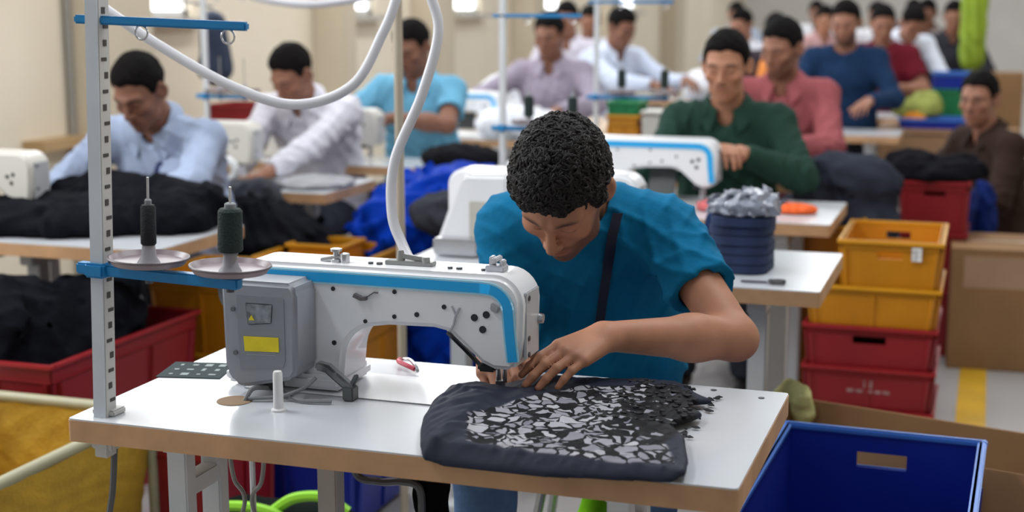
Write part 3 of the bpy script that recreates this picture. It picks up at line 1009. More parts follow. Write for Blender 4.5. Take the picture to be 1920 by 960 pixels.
def crate(label, col, loc, rz=0.0, L=0.55, W=0.37, H=0.16, slots='y', group='plastic stacking crates', ribs=3, slotw=0.11, tilt=None, slotz=0.048, sloth=0.026):
    """L along x, W along y; slots in the walls facing 'x' or 'y'"""
    t = thing('crate', label, 'crate', loc, rz, group)
    if tilt:
        t.rotation_euler = tilt
    m, mr = CR[col], CRIM[col]
    k = 0.94
    th = 0.006
    MB().box((0, 0, 0.006), (L * k, W * k, 0.010)).build('base', m, t)

    def wall(along, length, offset, slot):
        b = MB()

        def put(u0, u1, z0, z1):
            quad = []
            for side in (0, 1):
                for (u, z) in ((u0, z0), (u1, z0), (u1, z1), (u0, z1)):
                    kk = k + (1 - k) * z / H
                    off = (abs(offset) - side * th) * kk * (1 if offset > 0 else -1)
                    quad.append((u * kk, off, z) if along == 'x' else (off, u * kk, z))
            vs = [b.bm.verts.new(p) for p in quad]
            for f in ((0, 1, 2, 3), (7, 6, 5, 4), (0, 4, 5, 1), (1, 5, 6, 2), (2, 6, 7, 3), (3, 7, 4, 0)):
                b.bm.faces.new([vs[i] for i in f])
        h2 = length / 2
        if slot:
            s0, s1, za, zb = -slotw / 2, slotw / 2, H - slotz - sloth / 2, H - slotz + sloth / 2
            put(-h2, s0, 0, H)
            put(s1, h2, 0, H)
            put(s0, s1, 0, za)
            put(s0, s1, zb, H)
        else:
            put(-h2, h2, 0, H)
        b.build('side_panel', m, t, smooth=False)
    for sg in (-1, 1):
        wall('x', L, sg * W / 2, 'y' in slots)
        wall('y', W, sg * L / 2, 'x' in slots)
    rim = MB()
    for sg in (-1, 1):
        rim.box((0, sg * W / 2, H - 0.007), (L + 0.022, 0.020, 0.014))
        rim.box((sg * L / 2, 0, H - 0.007), (0.020, W - 0.02, 0.014))
        rim.box((0, sg * (W / 2 + 0.002) * (k + (1 - k) * 0.80), H * 0.82), (L * 0.99, 0.008, 0.006))
        rim.box((sg * (L / 2 + 0.002) * (k + (1 - k) * 0.80), 0, H * 0.82), (0.008, W * 0.99, 0.006))
    rim.build('rim', mr, t, bevel=0.003)
    for sg in (-1, 1):
        for i in range(ribs):
            u = (i - (ribs - 1) / 2) / max(1, ribs - 1) * 0.92
            if abs(u * L) < slotw and 'y' in slots:
                continue
            MB().bar((u * L * k, sg * W / 2 * k, 0.004), (u * L, sg * W / 2, H * 0.8), 0.012, 0.010).build('rib', m, t)
        for i in range(ribs):
            u = (i - (ribs - 1) / 2) / max(1, ribs - 1) * 0.90
            if abs(u * W) < slotw and 'x' in slots:
                continue
            MB().bar((sg * L / 2 * k, u * W * k, 0.004), (sg * L / 2, u * W, H * 0.8), 0.010, 0.012).build('rib', m, t)
    return t


# ------------------------------------------------------------------ cartons
CARD = mat('cardboard', (0.26, 0.140, 0.060), 0.85, var=0.10, nscale=5, bump=0.05, bscale=25)
CARD_IN = mat('cardboard_inner', (0.30, 0.165, 0.075), 0.85, var=0.10, nscale=5)
TAPE = mat('parcel_tape', (0.36, 0.235, 0.14), 0.35, var=0.08)


def carton(label, loc, L, W, H, rz=0.0, opened=True, flaps=(0.5, 0.5, 0.5, 0.5), label_tape=False, flapk=0.36):
    t = thing('cardboard_box', label, 'box', loc, rz, 'cardboard boxes')
    th = 0.006
    MB().box((0, 0, th / 2), (L, W, th)).build('base', CARD, t)
    for sg in (-1, 1):
        MB().box((0, sg * (W - th) / 2, H / 2), (L, th, H)).build('side_panel', CARD, t, bevel=0.002)
        MB().box((sg * (L - th) / 2, 0, H / 2), (th, W - 2 * th, H)).build('side_panel', CARD, t, bevel=0.002)
    if not opened:
        if label_tape:
            MB().box((-L * 0.10, -W / 2 - 0.001, H * 0.82), (L * 0.62, 0.002, H * 0.26)).build('pale_tape', TAPE, t)
            MB().box((L * 0.19, -W / 2 - 0.0022, H * 0.82), (L * 0.05, 0.002, H * 0.26)).build('tape_end', mat('tape_pale', (0.55, 0.47, 0.38), 0.4), t)
        for sg in (-1, 1):
            MB().box((0, sg * W / 4, H + th / 2), (L, W / 2 - 0.002, th)).build('flap', CARD, t, bevel=0.002)
        MB().box((0, 0, H + th + 0.0008), (L, 0.06, 0.0015)).build('tape', TAPE, t)
    else:
        fl = W * flapk
        spec = (((0, -W / 2), (L, fl), flaps[0], 'x', -1), ((0, W / 2), (L, fl), flaps[1], 'x', 1), ((-L / 2, 0), (W, fl), flaps[2], 'y', -1), ((L / 2, 0), (W, fl), flaps[3], 'y', 1))
        for (cx, cy), (ln, f), an, axs, sg in spec:
            b = MB()
            o, zz = f * math.sin(an) * sg, f * math.cos(an)
            if axs == 'x':
                b.bar((0, cy, H), (0, cy + o, H + zz), ln * 0.985, th) if False else None
                vs = [(-ln / 2, cy, H), (ln / 2, cy, H), (ln / 2 - 0.01, cy + o, H + zz), (-ln / 2 + 0.01, cy + o, H + zz)]
                nrm = Vector((0, math.cos(an) * sg, -math.sin(an)))
            else:
                vs = [(cx, -ln / 2, H), (cx, ln / 2, H), (cx + o, ln / 2 - 0.01, H + zz), (cx + o, -ln / 2 + 0.01, H + zz)]
                nrm = Vector((math.cos(an) * sg, 0, -math.sin(an)))
            A = [b.bm.verts.new(v) for v in vs]
            B = [b.bm.verts.new(Vector(v) + nrm * 0.005) for v in vs]
            b.bm.faces.new(A)
            b.bm.faces.new(B[::-1])
            for i in range(4):
                b.bm.faces.new((A[i], B[i], B[(i + 1) % 4], A[(i + 1) % 4]))
            b.build('flap', CARD_IN, t, smooth=False)
    return t


# ------------------------------------------------------------------ cloth heaps and bundles
def heap(name, label, cat, blobs, floor_z, col, seed, h=0.012, amp=0.026, freq=15, rough=0.8, group=None, matname=None, k=0.05, top=None):
    """crumpled cloth: a few merged mounds with creases, resting on floor_z. blobs: (centre, radii)"""
    B = np.array([b[0] for b in blobs], F32)
    c0 = B.mean(0)
    c0[2] = floor_z

    def fn(P):
        P = P + c0
        d = None
        for c, r in blobs:
            e = ell(P, c, r)
            d = e if d is None else smin(d, e, k)
        d = d + folds(P, freq, seed) * amp + folds(P, freq * 2.6, seed + 3) * amp * 0.35
        d = d - creases(P, ((1, 0.4, 0.5), (-0.6, 1, 0.4), (0.5, -0.4, 1)), 0.085 if amp > 0.012 else 0.04, seed + 7, 0.4) * amp * 0.55
        d = smax(d, floor_z + 0.001 - P[:, 2], 0.006)
        if top is not None:
            d = smax(d, P[:, 2] - top, 0.01)
        return d
    lo = np.min([np.array(c) - np.array(r) for c, r in blobs], 0) - 0.05 - c0
    hi = np.max([np.array(c) + np.array(r) for c, r in blobs], 0) + 0.05 - c0
    if max(col) < 0.03:
        col = tuple(c_ * 0.6 for c_ in col)
    m = mat(matname or ('cloth_heap_%d' % seed), col, rough, var=0.2, nscale=10, bump=0.25, bscale=60, spec=0.03 if rough > 0.5 else 0.4)
    o = sdf_obj(name, fn, lo, hi, h, m, None, off=tuple(float(x) for x in c0))
    return tag(o, label, cat, group)


# ------------------------------------------------------------------ thread stands
def spool(label, loc, col, r=0.024, hgt=0.085, lean=0.0):
    t = thing('thread_spool', label, 'spool', loc, 0, 'thread spools on the stand')
    MB().lathe([(r * 0.85, 0.0), (r, 0.003), (r * 0.96, hgt), (r * 0.8, hgt + 0.004)], (0, 0, 0), 24).build('thread_winding', mat('thread_' + col, {'black': (0.008, 0.010, 0.014), 'dark': (0.006, 0.02, 0.018), 'white': (.7, .7, .7)}[col], 0.75, bump=0.4, bscale=300), t)
    MB().lathe([(r * 0.62, -0.004), (r * 0.62, 0.0), (r * 0.45, hgt + 0.012), (r * 0.30, hgt + 0.014)], (0, 0, 0), 16).build('cone_core', mat('cone_core_grey', (0.22, 0.24, 0.25), 0.5), t)
    return t

# ================================================================== THE SETTING
WALL = mat('wall_paint_beige', (0.80, 0.71, 0.57), 0.8, var=0.04, nscale=1.5)
PILLAR = mat('pillar_shaded_beige', (0.58, 0.50, 0.38), 0.8, var=0.05, nscale=1.5)  # wall beige darkened, the pillars' shade is put into the colour
FLOORM = mat('floor_epoxy', (0.40, 0.39, 0.39), 0.35, var=0.08, nscale=1.2)
fl = MB().box((0.5, 10.5, -0.05), (8.4, 30, 0.1)).build('floor', FLOORM)
fl['kind'] = 'structure'
o = MB().box((0.93, 7.0, 0.0015), (0.105, 14.0, 0.003)).build('floor_line', mat('floor_line_yellow', (0.62, 0.36, 0.02), 0.5, var=0.12), fl)

XW = -3.6
SILL, HEAD = 1.42, 3.1
wins = [(-0.6, 1.0), (4.55, 5.20), (7.25, 7.88), (9.6, 10.3), (12.2, 13.0), (15.5, 16.5)]
wb = MB()
wb.box((XW - 0.1, 10.5, SILL / 2), (0.2, 30, SILL))
wb.box((XW - 0.1, 10.5, (HEAD + 3.9) / 2), (0.2, 30, 3.9 - HEAD))
prev = -4.5
for y0, y1 in wins + [(25.5, 26)]:
    wb.box((XW - 0.1, (prev + y0) / 2, (SILL + HEAD) / 2), (0.2, y0 - prev, HEAD - SILL))
    prev = y1
wl = wb.build('wall_left', WALL, smooth=False)
wl['kind'] = 'structure'
for i, (y0, y1) in enumerate(((3.95, 4.40), (6.80, 7.02), (8.6, 9.0), (11.2, 11.6), (14.2, 14.7), (18, 18.6))):
    p = MB().box((XW + 0.12, (y0 + y1) / 2, 1.95), (0.24, y1 - y0, 3.9)).build('pillar', PILLAR, wl, bevel=0.01)
for i, (y0, y1) in enumerate(wins):
    w = bpy.data.objects.new('window_%d' % (i + 1), None)
    COL.objects.link(w)
    w.location = (XW - 0.06, (y0 + y1) / 2, (SILL + HEAD) / 2)
    w['kind'] = 'structure'
    ww, wh = y1 - y0, HEAD - SILL
    fr = MB()
    for sg in (-1, 1):
        fr.box((0, sg * (ww / 2 - 0.02), 0), (0.05, 0.04, wh))
        fr.box((0, 0, sg * (wh / 2 - 0.02)), (0.05, ww, 0.04))
    fr.build('window_frame', mat('window_frame_white', (0.7, 0.7, 0.68), 0.5), w)
    MB().box((0, 0, 0), (0.006, ww - 0.08, wh - 0.08)).build('pane', mat_emit('window_daylight', (0.95, 0.98, 1.0), 3.0), w)
    MB().box((0.10, 0, -wh / 2 - 0.02), (0.16, ww + 0.1, 0.04)).build('window_sill', mat('sill_stone', (0.5, 0.46, 0.40), 0.6), w)
wbk = MB().box((0.5, 25.5, 1.95), (8.4, 0.2, 3.9)).build('wall_back', mat('wall_back_grey', (0.70, 0.68, 0.65), 0.8, var=0.06, nscale=1), smooth=False)
wbk['kind'] = 'structure'
wr = MB().box((4.75, 10.5, 1.95), (0.2, 30, 3.9)).build('wall_right', WALL, smooth=False)
wr['kind'] = 'structure'
lg = MB().box((XW + 0.06, 3.80, 0.80), (0.14, 0.50, 0.05)).build('trim_1', mat('ledge_wood', (0.45, 0.29, 0.14), 0.6))
lg['kind'] = 'structure'

# ================================================================== MAIN TABLE AND MACHINE
T0 = table('long white laminate sewing table with brown edge, nearest, carrying the patterned bag', -0.6, 0.6, -0.289, 0.289, legs=False)
LEGW = mat('leg_white', (0.60, 0.62, 0.64), 0.5, var=0.08)
for sx, X in ((-1, -0.425), (1, 0.395)):
    MB().box((X, 0, 0.705), (0.045, 0.46, 0.022)).build('leg_rail', LEGW, T0, bevel=0.003)
    for Y in (-0.20, -0.085):
        MB().box((X, Y, 0.37), (0.040, 0.035, 0.655)).build('leg', LEGW, T0, bevel=0.003)
    for zz in (0.62, 0.40):
        MB().box((X, -0.142, zz), (0.034, 0.085, 0.035)).build('leg_web', LEGW, T0, bevel=0.003)
    MB().box((X, 0.02, 0.025), (0.06, 0.56, 0.05)).build('leg_foot', LEGW, T0, bevel=0.006)
MB().box((0, 0.10, 0.16), (0.76, 0.03, 0.05)).build('crossbar', LEGW, T0, bevel=0.003)
MB().cyl((-0.372, -0.094, 0.7598), (-0.372, -0.094, 0.7612), 0.033, n=28).build('cable_hole', mat('raw_wood_hole', (0.30, 0.20, 0.12), 0.8), T0)
MB().lathe([(0.014, 0), (0.014, 0.003), (0.0095, 0.006), (0.0088, 0.070), (0.007, 0.074), (0.002, 0.075)], (-0.264, -0.126, 0.760), 18).build('head_rest_peg', mat('peg_white', (0.72, 0.72, 0.72), 0.4), T0)
for x, y in ((0.555, 0.235), (0.46, 0.262)):
    MB().cyl((x, y, 0.7595), (x, y, 0.7612), 0.006, n=10).build('screw', DARK_STEEL, T0)

M0 = sewing_machine('white sewing machine with blue band and grey motor box, nearest, used by man in teal', (0, 0, 0.76))
# cable from the motor box through the table hole
c = MB().tube(spline([(-0.325, -0.035, 0.775), (-0.345, -0.07, 0.780), (-0.352, -0.085, 0.765), (-0.36, -0.09, 0.74), (-0.36, -0.09, 0.70)]), 0.0045, 8)
c.tube(spline([(-0.31, -0.035, 0.775), (-0.28, -0.055, 0.768), (-0.24, -0.07, 0.7655), (-0.19, -0.06, 0.7655)]), 0.0035, 8)
c.tube(spline([(-0.235, -0.03, 0.80), (-0.25, -0.05, 0.785), (-0.29, -0.07, 0.770), (-0.345, -0.09, 0.766)]), 0.0035, 8)
tag(c.build('power_cable', mat('cable_grey', (0.20, 0.21, 0.22), 0.5)), 'thin grey cables running from the motor box into the table hole', 'cable')

# printed card by the motor box
t = thing('instruction_card', 'small dark printed card lying on table behind the motor box', 'card', (-0.555, 0.081, 0.7605), 0.22)
MB().box((0, 0, 0.0008), (0.13, 0.12, 0.0015)).build('card_sheet', mat('card_dark', (0.045, 0.06, 0.065), 0.8, spec=0.1), t)
rs = random.Random(4)
for i in range(4):
    for j in range(3):
        MB().box((-0.042 + i * 0.028, -0.036 + j * 0.036, 0.0018), (0.005 + rs.random() * 0.012, 0.006 + rs.random() * 0.014, 0.0006)).build('printed_block', mat('card_print_pale', (0.30, 0.35, 0.35), 0.8, spec=0.1), t)

# little red and white thread snips lying beyond the bed
t = thing('thread_snips', 'small red and white thread snips lying on table under machine arm', 'snips', (-0.155, 0.225, 0.7615), -0.75)
MB().tube(spline([(-0.045, 0.010, 0.008), (-0.02, 0.013, 0.012), (0.02, 0.006, 0.010), (0.045, 0.0, 0.004)]), [0.004] * 24 + [0.001], 8).build('blade', STEEL, t)
MB().tube(spline([(-0.05, 0.004, 0.008), (-0.02, -0.012, 0.012), (0.01, -0.008, 0.010), (0.03, 0.0, 0.006)]), 0.005, 8).build('handle', mat('snips_red', (0.45, 0.02, 0.05), 0.4), t)

# ------------------------------------------------------------------ thread stand clamped to the table corner
def slotted_stand(label, loc, bar_z, top_z, reach, detail=True, pole_w=0.036, col=(0.55, 0.54, 0.52), upper=True, lower_end=-0.075, spools=True, who='', rz=0.0):
    t = thing('thread_stand', label, 'thread stand', loc, rz, 'thread stands')
    pm = mat('stand_pole_%d' % int(col[0] * 100), col, 0.5, var=0.06)
    w = pole_w
    if detail:
        po = MB().box((0, 0, (top_z + lower_end) / 2), (0.026, 0.032, top_z - lower_end)).build('pole', pm, t, bevel=0.0015)
        MB().box((0, -0.0165, (top_z + lower_end) / 2 + 0.01), (0.024, 0.003, top_z - lower_end - 0.04)).build('pale_face_strip', mat('stand_strip_pale', (0.58, 0.62, 0.67), 0.4), t)
        z = lower_end + 0.05
        k = 0
        while z < top_z - 0.02:
            MB().box((0.0130, -0.002 + 0.003 * (k % 3), z), (0.002, 0.010 if k % 2 else 0.015, 0.011 if k % 2 else 0.006)).build('slot', mat('slot_shade', (0.06, 0.055, 0.05), 0.7), po)  # solid dark blocks paint the shade inside the pole's holes
            z += 0.0275
            k += 1
    else:
        po = MB().box((0, 0, (top_z + lower_end) / 2), (w * 0.8, w * 0.8, top_z - lower_end)).build('pole', pm, t, bevel=0.002)
    if detail:
        MB().box((0, 0.012, 0.006), (0.046, 0.04, 0.012)).build('upper_clamp', pm, t, bevel=0.003)
        MB().box((0, 0.012, -0.052), (0.046, 0.05, 0.02)).build('lower_clamp', pm, t, bevel=0.003)
        MB().cyl((-0.032, 0.03, -0.04), (-0.032, 0.03, top_z), 0.006, n=8).build('conduit_rod', mat('conduit_yellowed', (0.46, 0.40, 0.20), 0.5), t)
    bm_ = mat('stand_bar_blue', (0.012, 0.22, 0.50), 0.4, var=0.05)
    hb = 0.010 if detail else 0.009
    MB().box((reach / 2 - 0.02, -0.004, bar_z), (reach + 0.05, 0.022, hb * 2)).build('lower_bar', bm_, t, bevel=0.003)
    MB().box((-0.002, -0.006, bar_z), (w * 1.1, 0.040, 0.026)).build('bar_clamp', bm_, t, bevel=0.004)
    if upper:
        MB().box((reach / 2 - 0.01, -0.004, bar_z + 0.433), (reach + 0.06, 0.016, hb * 1.5)).build('upper_bar', bm_, t, bevel=0.003)
        for x in (0.33, 0.94):
            MB().tube([(reach * x + 0.012 * math.cos(a), -0.004, bar_z + 0.415 + 0.012 * math.sin(a)) for a in [2 * math.pi * k / 14 for k in range(15)]], 0.0018, 5, cap=False).build('thread_eye', STEEL, t)
    pl = mat('spool_plate_mauve', (0.25, 0.19, 0.21), 0.35, var=0.06)
    for i, x in enumerate((reach * 0.36, reach * 0.95)):
        MB().lathe([(0.012, 0.012), (0.060, 0.016), (0.067, 0.024), (0.069, 0.022), (0.062, 0.011), (0.010, 0.006)], (x, -0.004, bar_z + 0.008), 32).build('spool_plate', pl, t)
        MB().tube([(x + 0.0685 * math.cos(a), -0.004 + 0.0685 * math.sin(a), bar_z + 0.030) for a in [2 * math.pi * k / 32 for k in range(33)]], 0.0022, 6, cap=False).build('plate_rim', mat('plate_rim_dark', (0.10, 0.075, 0.085), 0.4), t)
        MB().cyl((x, -0.004, bar_z + 0.02), (x, -0.004, bar_z + (0.170 if i == 0 else 0.165)), 0.0022, n=8).build('spool_pin', STEEL, t)
        MB().lathe([(0.022, 0.018), (0.014, 0.030), (0.011, 0.052)], (x, -0.004, bar_z), 16).build('spool_seat', mat('spool_seat_grey', (0.30, 0.30, 0.33), 0.45), t)
        MB().cyl((x, -0.004, bar_z - 0.016), (x, -0.004, bar_z + 0.012), 0.007, n=8).build('wing_nut', DARK_STEEL, t)
    return t


LEAN = 0.034
S0 = slotted_stand('slotted thread stand with blue bars clamped to corner of the nearest table', (-0.546, -0.250, 0.76), 0.268, 0.80, 0.27)
S0.rotation_euler = (0, LEAN, 0)
for lb_, fx_, zz_, col_, r_, h_ in (('slim black thread spool on nearest stand, next to slotted pole', 0.36, 0.320, 'black', 0.0135, 0.066), ('thick black thread spool on nearest stand, above the motor box', 0.95, 0.322, 'dark', 0.0215, 0.070)):
    sp_ = spool(lb_, (-0.546 + 0.27 * fx_ * math.cos(LEAN) + zz_ * math.sin(LEAN), -0.254, 0.76 + zz_ * math.cos(LEAN) - 0.27 * fx_ * math.sin(LEAN)), col_, r_, h_)
    sp_.rotation_euler = (0, LEAN, 0)
c = MB().tube(spline([(-0.54, -0.235, 0.70), (-0.545, -0.24, 0.62), (-0.555, -0.25, 0.5), (-0.55, -0.22, 0.25), (-0.5, -0.1, 0.01)]), 0.006, 8)
tag(c.build('stand_cable', mat('cable_dark', (0.10, 0.10, 0.10), 0.6)), 'dark cable hanging below the slotted stand at table corner', 'cable')

# ------------------------------------------------------------------ air hoses
HOSE = mat('air_hose_white', (0.60, 0.60, 0.64), 0.35, var=0.05)
h1 = MB().tube(spline([(-1.15, 0.33, 1.62), (-0.936, 0.33, 1.50), (-0.79, 0.35, 1.405), (-0.62, 0.38, 1.312), (-0.49, 0.42, 1.274), (-0.38, 0.47, 1.315), (-0.325, 0.51, 1.425), (-0.30, 0.53, 1.50), (-0.27, 0.55, 1.62), (-0.2, 0.55, 1.9)], 10), 0.0110, 14)
tag(h1.build('air_hose', HOSE), 'white hose hanging in a wide loop in front of the man in white shirt', 'hose', 'white air hoses')
h2 = MB().tube(spline([(-0.20, 0.36, 1.9), (-0.160, 0.34, 1.62), (-0.146, 0.336, 1.517), (-0.124, 0.328, 1.433), (-0.149, 0.296, 1.307), (-0.193, 0.259, 1.18), (-0.192, 0.239, 1.075), (-0.163, 0.225, 1.012), (-0.118, 0.185, 0.965), (-0.095, 0.150, 0.945), (-0.09, 0.130, 0.94)], 10), 0.0105, 14)
tag(h2.build('air_hose', HOSE), 'white hose dropping in a curve behind the nearest sewing machine', 'hose', 'white air hoses')
h3 = MB().tube(spline([(-2.2, 2.7, 1.75), (-1.95, 2.75, 1.56), (-1.75, 2.8, 1.50), (-1.55, 2.85, 1.50), (-1.35, 2.95, 1.56), (-1.2, 3.0, 1.75)], 10), 0.016, 12)
tag(h3.build('air_hose', HOSE), 'pale hose sagging at the top above the man in white shirt', 'hose', 'white air hoses')

# ------------------------------------------------------------------ the bag being sewn
def poly_sd(P, poly):
    """signed distance to a closed polygon in xy"""
    x, y = P[:, 0], P[:, 1]
    d = np.full(len(P), 1e9, F32)
    s = np.zeros(len(P), bool)
    n = len(poly)
    for i in range(n):
        ax, ay = poly[i]
        bx, by = poly[(i + 1) % n]
        ex, ey = bx - ax, by - ay
        t = np.clip(((x - ax) * ex + (y - ay) * ey) / (ex * ex + ey * ey), 0, 1)
        d = np.minimum(d, (x - ax - t * ex) ** 2 + (y - ay - t * ey) ** 2)
        c = ((ay > y) != (by > y)) & (x < (bx - ax) * (y - ay) / (by - ay + 1e-12) + ax)
        s ^= c
    return np.sqrt(d) * np.where(s, -1, 1)


BAG = [(0.075, -0.285), (0.045, -0.21), (0.022, -0.14), (0.006, -0.06), (0.004, 0.012), (0.03, 0.085), (0.079, 0.128), (0.132, 0.162), (0.224, 0.210), (0.323, 0.234), (0.395, 0.240), (0.43, 0.205),
       (0.445, 0.17), (0.487, 0.128), (0.452, 0.11), (0.458, 0.071), (0.484, 0.04), (0.470, 0.0), (0.446, -0.03), (0.455, -0.061), (0.480, -0.10), (0.495, -0.16), (0.512, -0.225), (0.520, -0.285), (0.50, -0.305), (0.30, -0.318), (0.13, -0.318), (0.09, -0.310)]
PRN = [(0.108, -0.152), (0.16, -0.02), (0.232, 0.112), (0.405, 0.186), (0.473, 0.098), (0.478, -0.03), (0.462, -0.17), (0.500, -0.272), (0.420, -0.290), (0.318, -0.286), (0.238, -0.282), (0.154, -0.278)]


def bag_top(P):
    x, y = P[:, 0], P[:, 1]
    d = poly_sd(P, BAG)
    hh = 0.010 + 0.020 * np.clip(-d / 0.05, 0, 1) ** 0.6 * (0.55 + 0.45 * np.clip((0.22 - x) / 0.2, 0, 1))
    hh += 0.004 * folds(P, 38, 3, True, (1, 1, 0)) * np.clip(-d / 0.03, 0, 1) + 0.0015 * folds(P, 16, 8, True, (1, 1, 0)) * np.clip((0.16 - x) / 0.1, 0, 1)
    hh += 0.009 * np.clip((0.128 + 0.35 * np.clip(y + 0.05, 0, 1) - x) / 0.022, 0, 1) * np.clip(-d / 0.02, 0, 1)
    hh += 0.004 * creases(P * V3(1, 1, 0), ((0.5, 1, 0), (1, -0.6, 0)), 0.075, 5, 0.3) * np.clip((0.15 - x) / 0.06, 0, 1) * np.clip(-d / 0.03, 0, 1)
    hh -= 0.020 * np.exp(-((x - 0.10) / 0.05) ** 2 - ((y - 0.085) / 0.05) ** 2)
    hh += 0.0035 * np.clip(folds(P, 120, 12, True, (1, 1, 0)), -0.2, 1) * np.clip((x - 0.15) / 0.08, 0, 1) * np.clip(-d / 0.02, 0, 1)
    droop = 0.6 * np.clip(-0.288 - y, 0, 1)
    return d, np.maximum(hh, 0.004), droop


def bag_fn(P):
    d, hh, dr = bag_top(P)
    z = P[:, 2] - 0.768 + dr
    up = smax(z - hh, -z, 0.004)
    return smax(d, up, 0.012)


def bag_col(v):
    d = poly_sd(v, PRN)
    m = np.clip(-d / 0.004, 0, 1)
    fade = np.clip((v[:, 0] - 0.33) / 0.14, 0, 1) * np.clip((v[:, 1] + 0.20) / 0.10, 0, 1)
    return np.stack([m, fade, m * 0], 1)


v, q = surf(bag_fn, (-0.03, -0.36, 0.70), (0.55, 0.29, 0.84), 0.004)
v = relax(v, q, 1)
bm_mat = bpy.data.materials.new('bag_cloth_printed')
bm_mat.use_nodes = True
nt = bm_mat.node_tree
bs = nt.nodes['Principled BSDF']
bs.inputs['Roughness'].default_value = 0.6
bs.inputs['Specular IOR Level'].default_value = 0.15
N = nt.nodes.new
tc = N('ShaderNodeTexCoord')
mp = N('ShaderNodeMapping')
mp.inputs['Scale'].default_value = (30, 34, 0)
mp.inputs['Rotation'].default_value = (0, 0, 0.15)
nz = N('ShaderNodeTexNoise')
nz.inputs['Scale'].default_value = 22
nt.links.new(tc.outputs['Object'], nz.inputs['Vector'])
mv = N('ShaderNodeVectorMath')
mv.operation = 'MULTIPLY_ADD'
mv.inputs[1].default_value = (0.05, 0.05, 0)
nt.links.new(nz.outputs['Color'], mv.inputs[0])
nt.links.new(tc.outputs['Object'], mv.inputs[2])
nt.links.new(mv.outputs[0], mp.inputs['Vector'])
vo = N('ShaderNodeTexVoronoi')
vo.feature = 'DISTANCE_TO_EDGE'
vo.inputs['Scale'].default_value = 1.15
nt.links.new(mp.outputs[0], vo.inputs['Vector'])
vc = N('ShaderNodeTexVoronoi')
vc.inputs['Scale'].default_value = 1.15
nt.links.new(mp.outputs[0], vc.inputs['Vector'])
at = N('ShaderNodeAttribute')
at.attribute_name = 'col'
sx = N('ShaderNodeSeparateColor')
nt.links.new(at.outputs['Color'], sx.inputs[0])
n3 = N('ShaderNodeTexNoise')
n3.inputs['Scale'].default_value = 26
nt.links.new(tc.outputs['Object'], n3.inputs['Vector'])
thr = N('ShaderNodeMath')
thr.operation = 'MULTIPLY_ADD'
nt.links.new(sx.outputs['Green'], thr.inputs[0])
thr.inputs[1].default_value = 0.34
thr.inputs[2].default_value = 0.085
nm = N('ShaderNodeMath')
nm.operation = 'MULTIPLY_ADD'
nt.links.new(n3.outputs['Fac'], nm.inputs[0])
nm.inputs[1].default_value = 0.30
nm.inputs[2].default_value = -0.13
ad = N('ShaderNodeMath')
nt.links.new(thr.outputs[0], ad.inputs[0])
nt.links.new(nm.outputs[0], ad.inputs[1])
gt = N('ShaderNodeMath')
gt.operation = 'GREATER_THAN'
nt.links.new(vo.outputs['Distance'], gt.inputs[0])
nt.links.new(ad.outputs[0], gt.inputs[1])
ml = N('ShaderNodeMath')
ml.operation = 'MULTIPLY'
nt.links.new(gt.outputs[0], ml.inputs[0])
nt.links.new(sx.outputs['Red'], ml.inputs[1])
# silver tone varies per cell
hs_ = N('ShaderNodeMix')
hs_.data_type = 'RGBA'
hs_.inputs['A'].default_value = (0.17, 0.17, 0.21, 1)
hs_.inputs['B'].default_value = (0.40, 0.40, 0.43, 1)
sc2 = N('ShaderNodeSeparateColor')
nt.links.new(vc.outputs['Color'], sc2.inputs[0])
nt.links.new(sc2.outputs['Red'], hs_.inputs['Factor'])
base = N('ShaderNodeMix')
base.data_type = 'RGBA'
base.inputs['A'].default_value = (0.018, 0.022, 0.038, 1)
base.inputs['B'].default_value = (0.004, 0.004, 0.006, 1)
nt.links.new(sx.outputs['Red'], base.inputs['Factor'])
fin = N('ShaderNodeMix')
fin.data_type = 'RGBA'
nt.links.new(ml.outputs[0], fin.inputs['Factor'])
nt.links.new(base.outputs['Result'], fin.inputs['A'])
nt.links.new(hs_.outputs['Result'], fin.inputs['B'])
nt.links.new(fin.outputs['Result'], bs.inputs['Base Color'])
bag_me = np_mesh('fabric_bag', v, q, bm_mat, bag_col(v.astype(F32)))
bg = link_obj('fabric_bag', bag_me)
tag(bg, 'dark navy fabric panel with silver crackle print under the needle', 'fabric')
# ragged black fringe of loose scraps at the print's edge
rs = random.Random(11)
fm = mat('fringe_black', (0.006, 0.006, 0.009), 0.8, bump=0.3)
fr = MB()
for i in range(190):
    x = rs.uniform(0.30, 0.475)
    y = rs.uniform(-0.07, 0.20)
    a = rs.uniform(-0.9, 0.5)
    l = rs.uniform(0.007, 0.017)
    dd_, hh_, _ = bag_top(np.array([[x, y, 0.78]], F32))
    z = 0.768 + float(hh_[0]) + 0.001 if dd_[0] < -0.004 else 0.7655
    d = Vector((math.cos(a), math.sin(a), 0.0)) * l
    p = Vector((x, y, z))
    s_ = Vector((-d.y, d.x, 0)).normalized() * l * 0.30
    vs = [p, p + d * 0.5 + s_ + Vector((0, 0, 0.0015)), p + d, p + d * 0.5 - s_]
    lo_ = [q_ - Vector((0, 0, 0.0016)) for q_ in vs]
    A = [fr.bm.verts.new(q_) for q_ in vs]
    B = [fr.bm.verts.new(q_) for q_ in lo_]
    fr.bm.faces.new(A)
    fr.bm.faces.new(B[::-1])
    for k in range(4):
        fr.bm.faces.new((A[k], B[k], B[(k + 1) % 4], A[(k + 1) % 4]))
fo = fr.build('loose_scales', fm, bg, smooth=False)
fo['kind'] = 'stuff'

